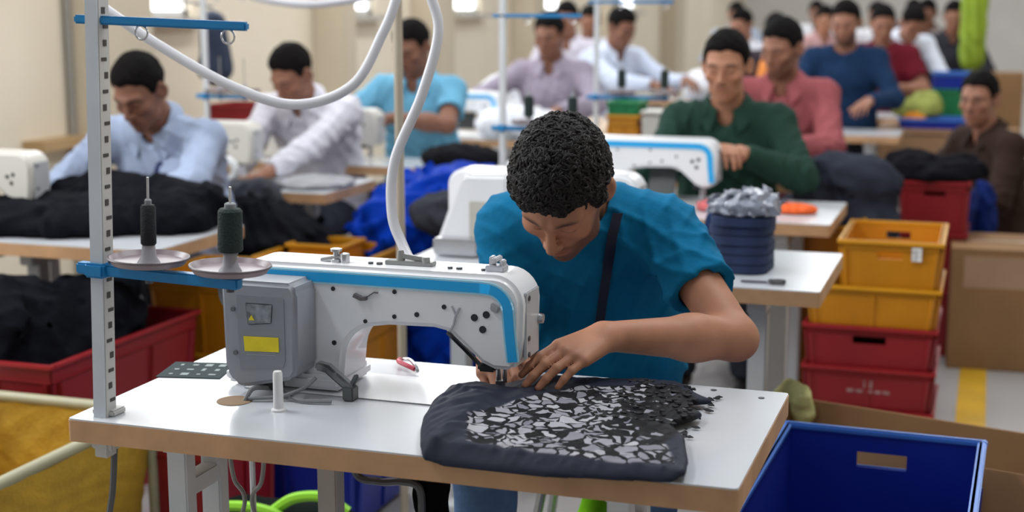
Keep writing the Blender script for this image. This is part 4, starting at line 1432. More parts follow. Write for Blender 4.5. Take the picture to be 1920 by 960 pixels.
# ================================================================== THE MAN AT THE MACHINE
TEAL = mat('shirt_teal', (0.004, 0.138, 0.285), 0.85, var=0.10, nscale=14, bump=0.15, bscale=90, spec=0.12)
MR, MI = person('man in teal t-shirt and navy lanyard bent over the nearest sewing machine', (0.128, 0.355, 1.120), rz=0.10, lean=(0.32, 0.55, 0.85), neck=1.32, head=(0.88, -0.17, 0.08), sh_off=((0.035, 0.0, -0.030), (-0.004, 0.0, -0.028)), cut=0.56, fat=0.006, jaw=0.006, hair_t=0.023, twist=0.0,
                hands_world=((0.010, 0.262, 0.812), (0.262, 0.205, 0.864)), arm_k=1.08, spread=0.03, poles=((-0.05, 0.7, -1.0), (1.0, 0.2, -0.42)),
                fdir=((0.45, -1.0, -0.25), (-0.52, -0.80, -0.20)), hnorm=((-0.5, 0.0, 1), (0.20, -0.30, 1.0)), curl=((0.35, 0.4, 0.45, 0.5), (0.20, 0.22, 0.22, 0.24)),
                thumb=(0.4, 0.35), thumb_in=(0.1, 0.3), s=1.04, sleeve='short', collar=False, shirtmat=TEAL, trousers=(0.085, 0.155, 0.29), skin='a', hair='curly', h=0.0030, hh=0.005, beard=0.6, moustache=0.6,
                seed=21, fold=0.0060, headscale=1.04, knees=((-0.17, -0.42, 0.55), (0.17, -0.42, 0.55)), group=None)
# curls all over the crown
hair_o = [c for c in MR.children if c.name.startswith('hair')][0]
me = hair_o.data
nv = len(me.vertices)
co = np.empty(nv * 3, F32)
no = np.empty(nv * 3, F32)
me.vertices.foreach_get('co', co)
me.vertices.foreach_get('normal', no)
co, no = co.reshape(-1, 3), no.reshape(-1, 3)
rs = np.random.RandomState(5)
used, kept = set(), []
for i in rs.permutation(nv):
    key_ = tuple((co[i] / 0.0052).astype(int))
    if key_ not in used:
        used.add(key_)
        kept.append(i)
kept = np.array(kept)
nn = no[kept] / np.linalg.norm(no[kept], axis=1, keepdims=True)
t1 = np.cross(nn, rs.randn(len(kept), 3))
t1 /= np.linalg.norm(t1, axis=1, keepdims=True)
t2 = np.cross(nn, t1)
S, K = 11, 5
ph = rs.rand(len(kept), 1) * 6.28
ln = rs.uniform(0.010, 0.020, (len(kept), 1))
am = rs.uniform(0.0025, 0.0060, (len(kept), 1))
lf = rs.uniform(0.002, 0.0065, (len(kept), 1))
u = np.linspace(0, 1, S)[None]
path = co[kept][:, None] + nn[:, None] * (-0.001 + lf * np.sin(math.pi * u))[..., None] + t1[:, None] * (ln * (u - 0.5) + am * np.cos(5.2 * u + ph))[..., None] + t2[:, None] * (am * np.sin(5.2 * u + ph))[..., None]
d = np.gradient(path, axis=1)
d /= np.linalg.norm(d, axis=2, keepdims=True)
a1 = np.cross(d, nn[:, None] + 0.01)
a1 /= np.linalg.norm(a1, axis=2, keepdims=True)
a2 = np.cross(d, a1)
rad = (0.0030 * np.sin(math.pi * (0.08 + 0.84 * u)) ** 0.6)[..., None]
ring = [path + (a1 * math.cos(6.28318 * j / K) + a2 * math.sin(6.28318 * j / K)) * rad for j in range(K)]
cv = np.stack(ring, 2).reshape(-1, 3)
b0 = (np.arange(len(kept))[:, None] * S + np.arange(S - 1)[None]).reshape(-1, 1) * K
j0 = np.arange(K)[None]
cq = np.stack([b0 + j0, b0 + (j0 + 1) % K, b0 + K + (j0 + 1) % K, b0 + K + j0], -1).reshape(-1, 4)
curl_me = np_mesh('curls', np.array(cv), np.array(cq), mat('curl_hair', (0.012, 0.010, 0.010), 0.5, var=0.4, nscale=60, spec=0.2))
link_obj('curls', curl_me, hair_o)


def on_shirt(info, x, z, gap=0.004):
    """y of the shirt front at local x,z"""
    ys = np.linspace(-0.75, 0.2, 400).astype(F32)
    P = np.stack([np.full(400, x, F32), ys, np.full(400, z, F32)], 1)
    d = info['shirtfn'](P)
    hit = d < gap
    return float(ys[int(np.argmax(hit))]) if hit.any() else -0.1


# lanyard ribbon lying on the chest
hc, nb = MI['hc'], MI['nb']
rib = MB()
edge = []
zs = np.linspace(float(nb[2]) - 0.015, float(nb[2]) - 0.29, 16)
for k, z in enumerate(zs):
    u = k / 15
    xc = 0.098 - 0.058 * u
    row = []
    for w in (-0.010, 0.010):
        y = on_shirt(MI, xc + w, z, 0.007)
        row.append((xc + w, y, z))
    edge.append(row)
vv = [[rib.bm.verts.new(p) for p in r] + [rib.bm.verts.new((p[0], p[1] - 0.002, p[2])) for p in reversed(r)] for r in edge]
for a, b in zip(vv, vv[1:]):
    for j in range(4):
        rib.bm.faces.new((a[j], a[(j + 1) % 4], b[(j + 1) % 4], b[j]))
rib.bm.faces.new(vv[0][::-1])
rib.bm.faces.new(vv[-1])
LAN = rib.build('lanyard', mat('lanyard_navy', (0.006, 0.010, 0.030), 0.7), MR, ang=60)
p = edge[-1][0]
MB().box((p[0] + 0.006, p[1] - 0.006, p[2] - 0.018), (0.012, 0.005, 0.035)).build('lanyard_clip', STEEL, LAN, bevel=0.001)

# ================================================================== THE OTHER WORKERS
PB, PBI = person('man in pale blue collared shirt seated at the table by the slotted pole', (-1.96, 2.08, 1.185), rz=0.05, lean=(0.15, 0.35, 0.50), neck=0.75, head=(0.60, -0.10, 0), shirt=(0.31, 0.37, 0.51), skin='c',
       hands=((-0.30, -0.30, -0.36), (0.20, -0.38, -0.34)), h=0.006, seed=31, s=1.06, fold=0.006)
person('man in white shirt bending down over his sewing with black cloth', (-2.03, 3.40, 1.185), rz=0.0, lean=(0.20, 0.45, 0.65), neck=0.75, head=(0.62, -0.30, 0.05), shirt=(0.60, 0.59, 0.66), skin='b',
       hands=((-0.14, -0.34, -0.40), (0.06, -0.36, -0.40)), poles=((-0.6, 0.3, -1), (0.7, 0.2, -1)), fdir=((0.3, -1, -0.2), (-0.7, -0.7, -0.2)), h=0.0065, seed=32, s=1.06, fold=0.007)
person('man in turquoise shirt seated with forearms raised, behind the hanging hose', (-1.80, 4.25, 1.285), rz=0.0, lean=(0.05, 0.15, 0.2), neck=0.4, head=(0.45, -0.25, 0), shirt=(0.14, 0.38, 0.56), skin='c', sleeve='short',
       hands=((-0.15, -0.28, -0.36), (0.02, -0.30, -0.33)), fdir=((0.7, -0.6, 0.3), (-0.9, -0.4, 0.1)), poles=((-1, 0, -0.5), (1, 0, -0.4)), h=0.007, seed=33, s=1.05)
person('man in lavender grey shirt seated beyond the white cloth, looking down', (-1.55, 5.77, 1.315), lean=(0.05, 0.15, 0.2), neck=0.35, head=(0.28, -0.1, 0), shirt=(0.30, 0.26, 0.33), skin='c',
       hands=((-0.25, -0.30, -0.40), (0.15, -0.34, -0.42)), poles=((-1, 0, -0.4), (1, 0, -0.4)), h=0.008, seed=34, s=1.06)
person('worker in white shirt partly behind the man in lavender', (-2.08, 7.95, 1.39), lean=(0.05, 0.1, 0.2), neck=0.35, head=(0.30, 0, 0), shirt=(0.60, 0.57, 0.66), skin='b', h=0.010, seed=35, s=1.05)
person('man in light blue white shirt reaching to his side beyond blue thread bars', (-1.42, 7.0, 1.345), rz=0.9, lean=(0.1, 0.2, 0.3), neck=0.45, head=(0.45, 0.1, 0), shirt=(0.56, 0.62, 0.76), skin='c',
       hands=((-0.05, -0.42, -0.36), (0.25, -0.38, -0.34)), h=0.009, seed=36, s=1.06)
person('man in dark green collared shirt sewing beyond the blue banded machine', (-0.045, 3.19, 1.255), rz=0.06, lean=(0.05, 0.15, 0.25), neck=0.42, head=(0.20, -0.08, 0), shirt=(0.016, 0.045, 0.033), skin='a',
       hands=((-0.02, -0.24, -0.30), (0.09, -0.26, -0.31)), fdir=((0.5, -0.8, 0.1), (-0.8, -0.45, 0.05)), poles=((-1, 0.1, -0.6), (1, 0.1, -0.7)), curl=((0.5,) * 4, (0.55,) * 4), h=0.0058, seed=37, s=1.08, moustache=0.5, fold=0.006)
person('man in salmon pink shirt seated behind the man in green, looking down', (0.0, 4.40, 1.292), rz=-0.05, lean=(0.1, 0.2, 0.3), neck=0.45, head=(0.30, -0.40, 0.05), shirt=(0.31, 0.085, 0.095), skin='b', sleeve='long',
       hands=((-0.20, -0.30, -0.40), (0.10, -0.32, -0.42)), h=0.007, seed=38, s=1.08, beard=0.5)
person('man in navy long sleeved top seated further back, looking down', (0.07, 6.70, 1.385), rz=0.0, lean=(0.05, 0.1, 0.2), neck=0.4, head=(0.28, -0.1, 0), shirt=(0.010, 0.030, 0.080), skin='b', collar=False,
       hands=((-0.15, -0.30, -0.44), (0.18, -0.32, -0.46)), h=0.008, seed=39, s=1.08, beard=0.7)
person('worker in maroon shirt with bare arm behind the man in navy', (0.19, 8.2, 1.365), lean=(0.05, 0.1, 0.2), neck=0.4, head=(0.35, 0.2, 0), shirt=(0.13, 0.010, 0.020), skin='b', sleeve='short', h=0.010, seed=40, s=1.05)
person('worker in white shirt bent forward beside the blue crate far back', (0.36, 8.9, 1.36), rz=0.5, lean=(0.35, 0.6, 0.8), neck=0.8, head=(0.7, 0, 0), shirt=(0.66, 0.70, 0.80), skin='b', h=0.010, seed=41, s=1.05)
person('man in dark brown shirt sitting sideways at the side aisle and looking at the camera', (0.885, 4.95, 1.040), rz=-0.95, lean=(0.05, 0.12, 0.2), neck=0.35, head=(0.10, 0.55, 0), shirt=(0.030, 0.016, 0.012), skin='b',
       hands=((-0.10, -0.30, -0.42), (0.15, -0.30, -0.44)), h=0.0065, seed=42, s=1.06, eyes='open', moustache=0.5, trousers=(0.01, 0.01, 0.012))
# workers of the rows farthest away
far = [((-1.05, 9.6, 1.33), (0.60, 0.60, 0.66), 'worker in pale shirt far away, just beside the light blue shirt'),
       ((-0.62, 8.6, 1.30), (0.05, 0.04, 0.05), 'worker in black top with orange cloth between the light blue and green shirts'),
       ((-0.55, 11.3, 1.36), (0.55, 0.33, 0.33), 'worker in faded rose shirt far behind the man in green'),
       ((-0.15, 12.2, 1.40), (0.65, 0.65, 0.70), 'worker in white far behind the salmon shirt'),
       ((0.35, 11.5, 1.42), (0.30, 0.25, 0.24), 'worker in brown grey shirt far behind the navy top'),
       ((-1.6, 12.6, 1.40), (0.35, 0.40, 0.50), 'worker in grey blue shirt far back near the windows'),
       ((-2.3, 9.4, 1.36), (0.66, 0.66, 0.70), 'worker in white beyond the lavender shirt, near the wall'),
       ((-1.0, 14.5, 1.42), (0.62, 0.62, 0.66), 'small worker in pale top at the end of the hall'),
       ((0.05, 15.0, 1.44), (0.12, 0.10, 0.12), 'small worker in dark top at the end of the hall'),
       ((0.62, 10.3, 1.40), (0.03, 0.03, 0.04), 'worker in black beyond the blue crate far back')]
for i, (p, c, lb) in enumerate(far):
    person(lb, p, rz=(-0.3, 0.2, 0.4, -0.1)[i % 4], lean=(0.05, 0.15, 0.25), neck=0.4, head=(0.35, (-0.2, 0.3, 0.0)[i % 3], 0), shirt=c, skin='bca'[i % 3], h=0.012, seed=60 + i, s=1.05, seat=True, group='workers at the far end of the hall')

# chest pocket and pens of the man in pale blue
zc = float(PBI['chest'][2]) + 0.02
yc = on_shirt(PBI, 0.085, zc)
MB().box((0.085, yc - 0.004, zc), (0.085, 0.006, 0.095), Matrix.Rotation(-0.45, 3, 'X')).build('chest_pocket', mat('pocket_pale_blue', (0.34, 0.40, 0.56), 0.85, spec=0.12), PB, bevel=0.002)
yc2 = on_shirt(PBI, 0.03, zc - 0.02)
MB().prism_y([(-0.02, -0.02), (0.01, -0.025), (0.022, 0.0), (0.012, 0.022), (-0.006, 0.012)], -0.003, 0.003).build('pen_clip', mat('pen_navy', (0.01, 0.02, 0.10), 0.5), PB, loc=(0.035, yc2 - 0.005, zc - 0.02))

# ================================================================== OTHER TABLES AND MACHINES
table('white sewing table with fabric stack directly behind the man in teal', -0.65, 0.545, 1.29, 1.90)
table('white sewing table in front of the man in green shirt', -0.74, 0.448, 2.46, 3.05)
table('white sewing table in front of the man in salmon pink shirt', -0.78, 0.40, 3.60, 4.10)
table('white sewing table in front of the man in navy top', -0.75, 0.46, 5.95, 6.42)
table('white sewing table in front of the worker in maroon', -0.75, 0.44, 7.35, 7.85)
table('cream sewing table covered in black cloth before the pale blue shirt', -2.62, -1.42, 1.29, 1.84, leg_in=0.50)
table('sewing table with grey cloth in front of the man in white shirt', -2.70, -1.52, 2.66, 3.16, leg_in=0.25)
table('sewing table in front of the man in turquoise shirt', -2.40, -1.15, 3.62, 4.02)
table('sewing table with white cloth in front of the man in lavender', -2.25, -0.98, 5.05, 5.50)
table('far sewing table in front of the light blue white shirt', -2.25, -0.95, 6.25, 6.70)
table('far sewing table behind the light blue shirt, covered with white pieces', -1.8, -0.5, 8.7, 9.2)
table('far sewing table beyond the salmon shirt', -0.8, 0.45, 10.3, 10.8)

M2 = sewing_machine('white sewing machine half hidden behind the man in teal', (-0.165, 1.59, 0.76), rear_box='slanted', blue=False, detail=False)
M3 = sewing_machine('white sewing machine with pale blue band in front of green shirt', (-0.148, 2.745, 0.76), rear_box=False, detail=False)
MB().box((-0.065, 0.10, 0.075), (0.10, 0.012, 0.10), Matrix.Rotation(-0.35, 3, 'X')).build('arch_dark_panel', mat('panel_dark', (0.03, 0.035, 0.035), 0.3), M3)  # dark panel added to stand for the dark opening under the arm
ML1 = sewing_machine('cream sewing machine before the pale blue shirt, cut off by the picture edge', (-2.22, 1.56, 0.76), rear_box=False, white=CREAM_MACH, blue=False, detail=False)
ML2 = copy_tree(ML1)
relabel(ML2, 'cream sewing machine between pale blue shirt and white shirt').location = (-2.13, 2.90, 0.76)
ML3 = copy_tree(ML1)
relabel(ML3, 'cream sewing machine in front of the man in turquoise').location = (-1.95, 3.78, 0.76)
ML4 = copy_tree(M3)
relabel(ML4, 'pale sewing machine beside the man in lavender').location = (-1.85, 5.25, 0.76)
ML5 = copy_tree(M3)
relabel(ML5, 'sewing machine in front of the man in navy').location = (-0.2, 6.15, 0.76)
ML6 = copy_tree(ML1)
relabel(ML6, 'far cream sewing machine in front of the light blue white shirt').location = (-1.6, 6.45, 0.76)

# thread stands of the other tables
slotted_stand('white thread stand with blue bars behind the head of the man in teal', (-0.87, 2.92, 0.76), 0.255, 0.85, 0.30, detail=False, pole_w=0.030, col=(0.62, 0.64, 0.66))
slotted_stand('white thread stand with blue bars beside the green shirt machine, further back', (-0.80, 4.06, 0.76), 0.31, 0.85, 0.34, detail=False, pole_w=0.026, col=(0.62, 0.64, 0.66))
slotted_stand('white thread stand rising in front of the man in white shirt', (-2.30, 3.12, 0.76), 0.34, 0.85, 0.20, detail=False, pole_w=0.026, col=(0.62, 0.64, 0.66))
for i, (x, y, z, lb) in enumerate(((-0.87 + 0.108, 2.916, 1.062, 'small black spool behind the curly head, nearer the white pole'), (-0.87 + 0.285, 2.916, 1.062, 'small black spool behind the curly head, further from the pole'),
                                   (-0.80 + 0.122, 4.056, 1.117, 'black spool on blue bar, between white pole and green shirt'), (-0.80 + 0.323, 4.056, 1.117, 'black spool on blue bar, nearest the green shirt'))):
    spool(lb, (x, y, z), 'dark', 0.020, 0.075)
p = MB().tube([(-0.60, 1.245, 0.0), (-0.60, 1.245, 1.9)], 0.0125, 12)
tag(p.build('beige_pole', mat('pole_beige', (0.40, 0.34, 0.26), 0.5)), 'plain beige metal pole standing behind the nearest machine', 'pole')

# ================================================================== RIGHT HAND SIDE
# stack of crates
X0, Y0 = 0.595, 2.60
crate('lowest red crate of the tall stack, mostly hidden by the open carton', 'red', (X0, Y0, 0.0), L=0.42, W=0.40, H=0.150, slots='y')
cr2 = crate('red crate with faint white print, below the slotted red crate of the stack', 'red', (X0, Y0, 0.142), L=0.42, W=0.40, H=0.150, slots='')
PRW = mat('print_worn_white', (0.38, 0.22, 0.22), 0.6, var=0.4, nscale=60)
for x_, z_, w_, h_ in ((-0.055, 0.068, 0.022, 0.010), (-0.026, 0.068, 0.020, 0.010), (0.004, 0.068, 0.024, 0.010), (0.034, 0.068, 0.020, 0.010), (0.062, 0.068, 0.022, 0.010), (-0.008, 0.094, 0.008, 0.026), (0.010, 0.094, 0.014, 0.026)):
    MB().box((x_, -0.2 * (0.94 + 0.06 * z_ / 0.15) - 0.0008, z_), (w_, 0.002, h_)).build('printed_mark', PRW, cr2)
crate('red crate with dark handle slot, directly under the yellow crates', 'red', (X0, Y0, 0.284), L=0.42, W=0.40, H=0.150, slots='y')
crate('lower yellow crate of the tall stack, on the red crates', 'yellow', (X0 + 0.005, Y0, 0.426), L=0.42, W=0.40, H=0.142, slots='')
cy = crate('upper yellow crate with white sticker on top of the tall stack', 'yellow', (X0 + 0.055, Y0 + 0.03, 0.560), L=0.32, W=0.46, H=0.165, slots='y', slotw=0.085)
MB().box((0.085, -0.236, 0.125), (0.032, 0.003, 0.045)).build('sticker', mat('sticker_white', (0.6, 0.6, 0.6), 0.5, var=0.5, nscale=80), cy)
for i, (x, w) in enumerate(((-0.03, 0.05), (0.035, 0.04), (0.0, 0.03))):
    pass
crate('yellow crate under the table with a red thing beside the tall stack', 'yellow', (0.33, 3.12, 0.52), L=0.34, W=0.28, H=0.16, slots='')
# support for that crate: another one below it
crate('yellow crate hidden lower beside the tall stack', 'yellow', (0.33, 3.12, 0.0), L=0.34, W=0.28, H=0.52, slots='')

carton('closed brown carton with pale tape standing beside the crate stack', (1.09, 3.92, 0.0), 0.56, 0.46, 0.50, rz=0.05, opened=False, label_tape=True)
cb = carton('wide open brown carton behind the blue crate', (0.80, 1.235, 0.0), 0.78, 0.34, 0.42, rz=-0.26, opened=True, flaps=(3.0, 3.0, 3.0, 2.9), flapk=0.5)
BC = crate('large blue crate with a handle slot beside the nearest table', 'blue', (0.725, 0.60, 0.0), L=0.445, W=0.75, H=0.50, slots='y', slotw=0.115, rz=-0.03, slotz=0.072, sloth=0.036)

heap('cloth_scrap', 'pale yellow green cloth scrap draped over the corner of the open carton', 'scrap', [((0.462, 1.470, 0.425), (0.05, 0.022, 0.045)), ((0.49, 1.462, 0.40), (0.03, 0.022, 0.05))], 0.33, (0.56, 0.57, 0.27), 71, amp=0.008, freq=30, h=0.006, k=0.02)

# fabric stack on the second table
rs = random.Random(8)
for i in range(6):
    z = 0.761 + i * 0.026
    o = MB()
    w, d = 0.168 + rs.uniform(-0.0025, 0.0025), 0.20 + rs.uniform(-0.003, 0.003)
    r = 0.055
    pts = []
    for cx, cy_, s0 in ((w / 2 - r, d / 2 - r, 0), (-w / 2 + r, d / 2 - r, 90), (-w / 2 + r, -d / 2 + r, 180), (w / 2 - r, -d / 2 + r, 270)):
        for q_ in (0, 18, 36, 54, 72, 90):
            an = math.radians(s0 + q_)
            pts.append((cx + r * math.cos(an), cy_ + r * math.sin(an)))
    o.prism_z(pts, 0.0, 0.0258)
    ob = o.build('folded_cloth', mat('cloth_navy', (0.010, 0.022, 0.070), 0.85, var=0.15, nscale=20, bump=0.2, bscale=80), None, bevel=0.0022, seg=2, ang=70, loc=(0.300 + rs.uniform(-0.004, 0.004), 1.56 + rs.uniform(-0.006, 0.006), z))
    ob.rotation_euler.z = rs.uniform(-0.05, 0.05)
    tag(ob, ('folded navy cloth piece, %s of the stack beside the teal sleeve' % ('bottom', 'second lowest', 'third lowest', 'fourth from the bottom', 'fifth from the bottom', 'topmost')[i]), 'cloth', 'navy cloth stack')
heap('plastic_wrap', 'crumpled grey plastic wrap on top of the navy cloth stack', 'wrap', [((0.300, 1.56, 0.935), (0.085, 0.09, 0.03)), ((0.345, 1.53, 0.945), (0.045, 0.05, 0.025))], 0.917, (0.22, 0.235, 0.29), 72, amp=0.012, freq=45, rough=0.2, h=0.006)
heap('cloth_roll', 'small navy cloth bundle behind the stack near the teal shoulder', 'cloth', [((0.215, 1.75, 0.84), (0.06, 0.08, 0.09))], 0.761, (0.012, 0.03, 0.09), 73, amp=0.008)
t = thing('scissors', 'dark scissors lying at the front of the second table', 'scissors', (0.395, 1.36, 0.762), 0.1)
MB().box((-0.03, 0, 0.003), (0.07, 0.010, 0.004)).build('blade', DARK_STEEL, t, bevel=0.001)
for sg in (-1, 1):
    MB().tube([(0.03 + 0.02 * math.cos(a), sg * 0.011 + 0.009 * math.sin(a), 0.005) for a in [2 * math.pi * k / 14 for k in range(15)]], 0.004, 6, cap=False).build('handle', BLACK, t)
# orange and dark scraps on the third table
for i, (x, y, c, lb) in enumerate(((0.28, 2.72, (0.75, 0.13, 0.04), 'bright orange cloth scrap on the table before green shirt'), (0.17, 2.80, (0.05, 0.04, 0.07), 'dark cloth pieces on the table before green shirt'), (-0.0, 2.70, (0.55, 0.14, 0.14), 'pinkish red scrap on table below the green shirt'))):
    heap('cloth_scrap', lb, 'scrap', [((x, y, 0.765), (0.07 if i < 2 else 0.05, 0.06, 0.018)), ((x + 0.04, y - 0.02, 0.765), (0.05, 0.03, 0.015))], 0.761, c, 80 + i, amp=0.006, freq=30, h=0.007)

# dark jackets and trousers lying between the tables
heap('garment_pile', 'pile of dark grey trousers hanging behind the table of the green shirt', 'clothes', [((0.42, 3.40, 0.78), (0.20, 0.15, 0.13)), ((0.48, 3.36, 0.52), (0.14, 0.13, 0.30)), ((0.33, 3.42, 0.70), (0.12, 0.14, 0.16)), ((0.46, 3.36, 0.20), (0.16, 0.14, 0.25))], 0.0, (0.030, 0.034, 0.050), 74, amp=0.02, freq=16)
crate('dark red crate heaped with black cloth in front of the brown shirt', 'red', (0.735, 4.05, 0.53), L=0.27, W=0.36, H=0.225, slots='y', slotw=0.09)
crate('plain red crate under the dark red crate near the brown shirt', 'red', (0.735, 4.05, 0.28), L=0.27, W=0.36, H=0.255, slots='')
crate('lowest red crate near the brown shirt', 'red', (0.735, 4.05, 0.0), L=0.27, W=0.36, H=0.285, slots='')
heap('garment_pile', 'black cloth heaped on the dark red crate', 'clothes', [((0.72, 4.05, 0.765), (0.20, 0.20, 0.06)), ((0.62, 4.05, 0.80), (0.10, 0.14, 0.06)), ((0.82, 4.1, 0.79), (0.10, 0.12, 0.05))], 0.752, (0.010, 0.010, 0.014), 75, amp=0.015)
heap('garment_pile', 'blue and black cloth hanging beside the man in brown shirt', 'clothes', [((0.93, 4.35, 0.50), (0.05, 0.14, 0.20)), ((0.93, 4.35, 0.2), (0.08, 0.16, 0.25))], 0.0, (0.008, 0.02, 0.12), 76, amp=0.014)

# far right: desk, trays, cartons, hanging lime cloth
t = thing('wooden_desk', 'brown wooden desk with solid front panel, by the aisle', 'desk', (0.60, 7.0, 0), 0)
WOODP = mat('desk_wood', (0.27, 0.15, 0.075), 0.6, var=0.15, nscale=4)
MB().box((0, 0, 0.735), (0.62, 0.80, 0.03)).build('desk_top', WOODP, t, bevel=0.004)
MB().box((0, -0.37, 0.53), (0.60, 0.03, 0.37)).build('front_panel', WOODP, t, bevel=0.004)
for sx_ in (-1, 1):
    MB().box((sx_ * 0.28, 0, 0.36), (0.04, 0.76, 0.72)).build('side_panel', WOODP, t, bevel=0.004)
crate('shallow blue tray on the wooden desk', 'blue', (0.62, 6.78, 0.751), L=0.40, W=0.26, H=0.06, slots='')
crate('blue crate far back on the desk beside lime green cloth', 'blue', (0.72, 7.25, 0.96), L=0.26, W=0.24, H=0.11, slots='')
crate('green crate under the far blue crate', 'green', (0.72, 7.25, 0.751), L=0.26, W=0.24, H=0.215, slots='')
heap('cloth_pile', 'lime green cloth piled on the wooden desk', 'cloth', [((0.50, 6.86, 0.84), (0.13, 0.10, 0.07)), ((0.56, 6.98, 0.86), (0.10, 0.10, 0.10))], 0.8125, (0.30, 0.33, 0.09), 77, amp=0.014)
heap('cloth_pile', 'orange and yellow scraps in the blue tray on the desk', 'cloth', [((0.50, 6.72, 0.80), (0.07, 0.06, 0.035))], 0.763, (0.60, 0.22, 0.03), 78, amp=0.01, h=0.01)


def lime_fn(P):
    d = rc(P, (0, 0, 0.10), (0, 0, 1.0), 0.085, 0.10)
    a = np.arctan2(P[:, 1], P[:, 0])
    return d + 0.012 * np.sin(a * 7 + P[:, 2] * 5) + folds(P, 14, 4) * 0.012


lm = sdf_obj('hanging_cloth', lime_fn, (-0.2, -0.2, -0.1), (0.2, 0.2, 1.25), 0.012, mat('lime_cloth', (0.22, 0.32, 0.012), 0.7, var=0.15), off=(0.79, 9.6, 0.97))
tag(lm, 'lime green cloth hanging in a thick roll at the aisle, far back', 'cloth')
lp = MB().cyl((0.79, 9.6, 0.0), (0.79, 9.6, 3.0), 0.02, n=10)
tag(lp.build('steel_post', LEG_GREY), 'grey steel post carrying the hanging lime green cloth', 'post')
carton('tall brown carton far back beside the lime green cloth', (1.06, 9.3, 0.0), 0.24, 0.30, 0.98, opened=False)
carton('brown carton lower at the aisle far back', (1.02, 8.3, 0.0), 0.26, 0.30, 0.62, opened=False)

# white cloth and goods on far tables
heap('cloth_pile', 'white cloth billowing on the table before lavender shirt', 'cloth', [((-1.55, 5.2, 0.83), (0.24, 0.16, 0.10)), ((-1.35, 5.15, 0.80), (0.16, 0.14, 0.07))], 0.761, (0.70, 0.71, 0.76), 79, amp=0.015)
heap('cloth_pile', 'pale cream bundle on the table beside the white cloth', 'cloth', [((-1.10, 5.2, 0.80), (0.13, 0.13, 0.07))], 0.761, (0.60, 0.48, 0.38), 90, amp=0.012)
heap('cloth_pile', 'white cloth mound on the far table near the windows', 'cloth', [((-2.0, 6.4, 0.90), (0.22, 0.2, 0.16)), ((-1.85, 6.4, 0.85), (0.2, 0.2, 0.12))], 0.761, (0.66, 0.68, 0.72), 91, amp=0.018)
heap('cloth_pile', 'white cloth pieces on the table beyond light blue shirt', 'cloth', [((-1.1, 8.9, 0.86), (0.30, 0.2, 0.14)), ((-0.7, 8.9, 0.82), (0.2, 0.2, 0.10))], 0.761, (0.66, 0.66, 0.70), 92, amp=0.018)
heap('cloth_pile', 'orange cloth bundle between the light blue and green shirts, far back', 'cloth', [((-0.62, 8.35, 0.98), (0.09, 0.09, 0.14))], 0.80, (0.70, 0.25, 0.07), 93, amp=0.01)
# yellow bin and pale bins behind the third machine
crate('orange yellow bin behind the blue banded machine of green shirt', 'yellow', (-0.60, 3.86, 0.761), L=0.135, W=0.18, H=0.25, slots='')
crate('green bin on top of the orange yellow bin', 'green', (-0.60, 3.86, 1.0), L=0.13, W=0.17, H=0.07, slots='')
PALEB = mat('bin_pale', (0.55, 0.52, 0.47), 0.5)
for i, (x, hgt, lb) in enumerate(((-0.455, 0.26, 'cream plastic bin between the orange bin and green shirt, narrower'), (-0.325, 0.25, 'cream plastic bin next to the green shirt elbow, wider'))):
    t = thing('plastic_bin', lb, 'bin', (x, 3.80, 0.761), 0.1 * i, 'cream bins behind the third machine')
    w_ = 0.10 if i == 0 else 0.13
    MB().box((0, 0, hgt / 2), (w_, 0.16, hgt), taper=0.85).build('bin_body', PALEB, t, bevel=0.012, seg=2)
    MB().box((0, 0, hgt + 0.006), (w_ + 0.012, 0.172, 0.014)).build('bin_lid', mat('bin_lid_pale', (0.60, 0.58, 0.54), 0.45), t, bevel=0.005)

# ================================================================== LEFT HAND SIDE
heap('garment_pile', 'black garments spread over the cream table before pale blue shirt', 'clothes', [((-1.95, 1.58, 0.79), (0.30, 0.22, 0.07)), ((-1.68, 1.66, 0.80), (0.22, 0.14, 0.08)), ((-2.25, 1.45, 0.78), (0.25, 0.16, 0.06)), ((-1.80, 1.78, 0.84), (0.35, 0.08, 0.08))], 0.761, (0.012, 0.013, 0.018), 101, amp=0.018, freq=14)
rc1 = crate('big red crate filled with black garments beside the nearest table', 'red', (-1.78, 1.27, 0.20), L=0.55, W=0.78, H=0.30, slots='', ribs=4, rz=0.0)
crate('red crate under the big red crate of black garments', 'red', (-1.78, 1.27, 0.0), L=0.55, W=0.78, H=0.205, slots='x', ribs=4, rz=0.0)
heap('garment_pile', 'black garments heaped high in the big red crate', 'clothes', [((-1.78, 1.22, 0.42), (0.22, 0.30, 0.18)), ((-1.82, 1.10, 0.54), (0.18, 0.20, 0.14)), ((-1.72, 1.36, 0.52), (0.16, 0.18, 0.13))], 0.213, (0.010, 0.011, 0.016), 102, amp=0.022, freq=14, top=None)

# yellow canvas hamper on a tubular frame, lower corner
YC = mat('canvas_yellow', (0.46, 0.27, 0.02), 0.85, var=0.15, nscale=10, bump=0.3, bscale=80)
TUBE_M = mat('hamper_tube', (0.36, 0.34, 0.22), 0.45, var=0.08)
t = thing('canvas_hamper', 'yellow canvas hamper on a pale tubular frame, cut off by the picture edge', 'hamper', (-1.44, 0.45, 0), 0.0)
hx, hy, hz = 0.295, 0.36, 0.42
for sg in (-1, 1):
    MB().cyl((-hx, sg * hy, hz), (hx, sg * hy, hz), 0.016, n=12).build('top_tube', TUBE_M, t)
    MB().cyl((sg * hx, -hy, hz), (sg * hx, hy, hz), 0.016, n=12).build('top_tube', TUBE_M, t)
    for s2 in (-1, 1):
        MB().cyl((sg * hx, s2 * hy, 0), (sg * hx, s2 * hy, hz), 0.014, n=12).build('leg', TUBE_M, t)


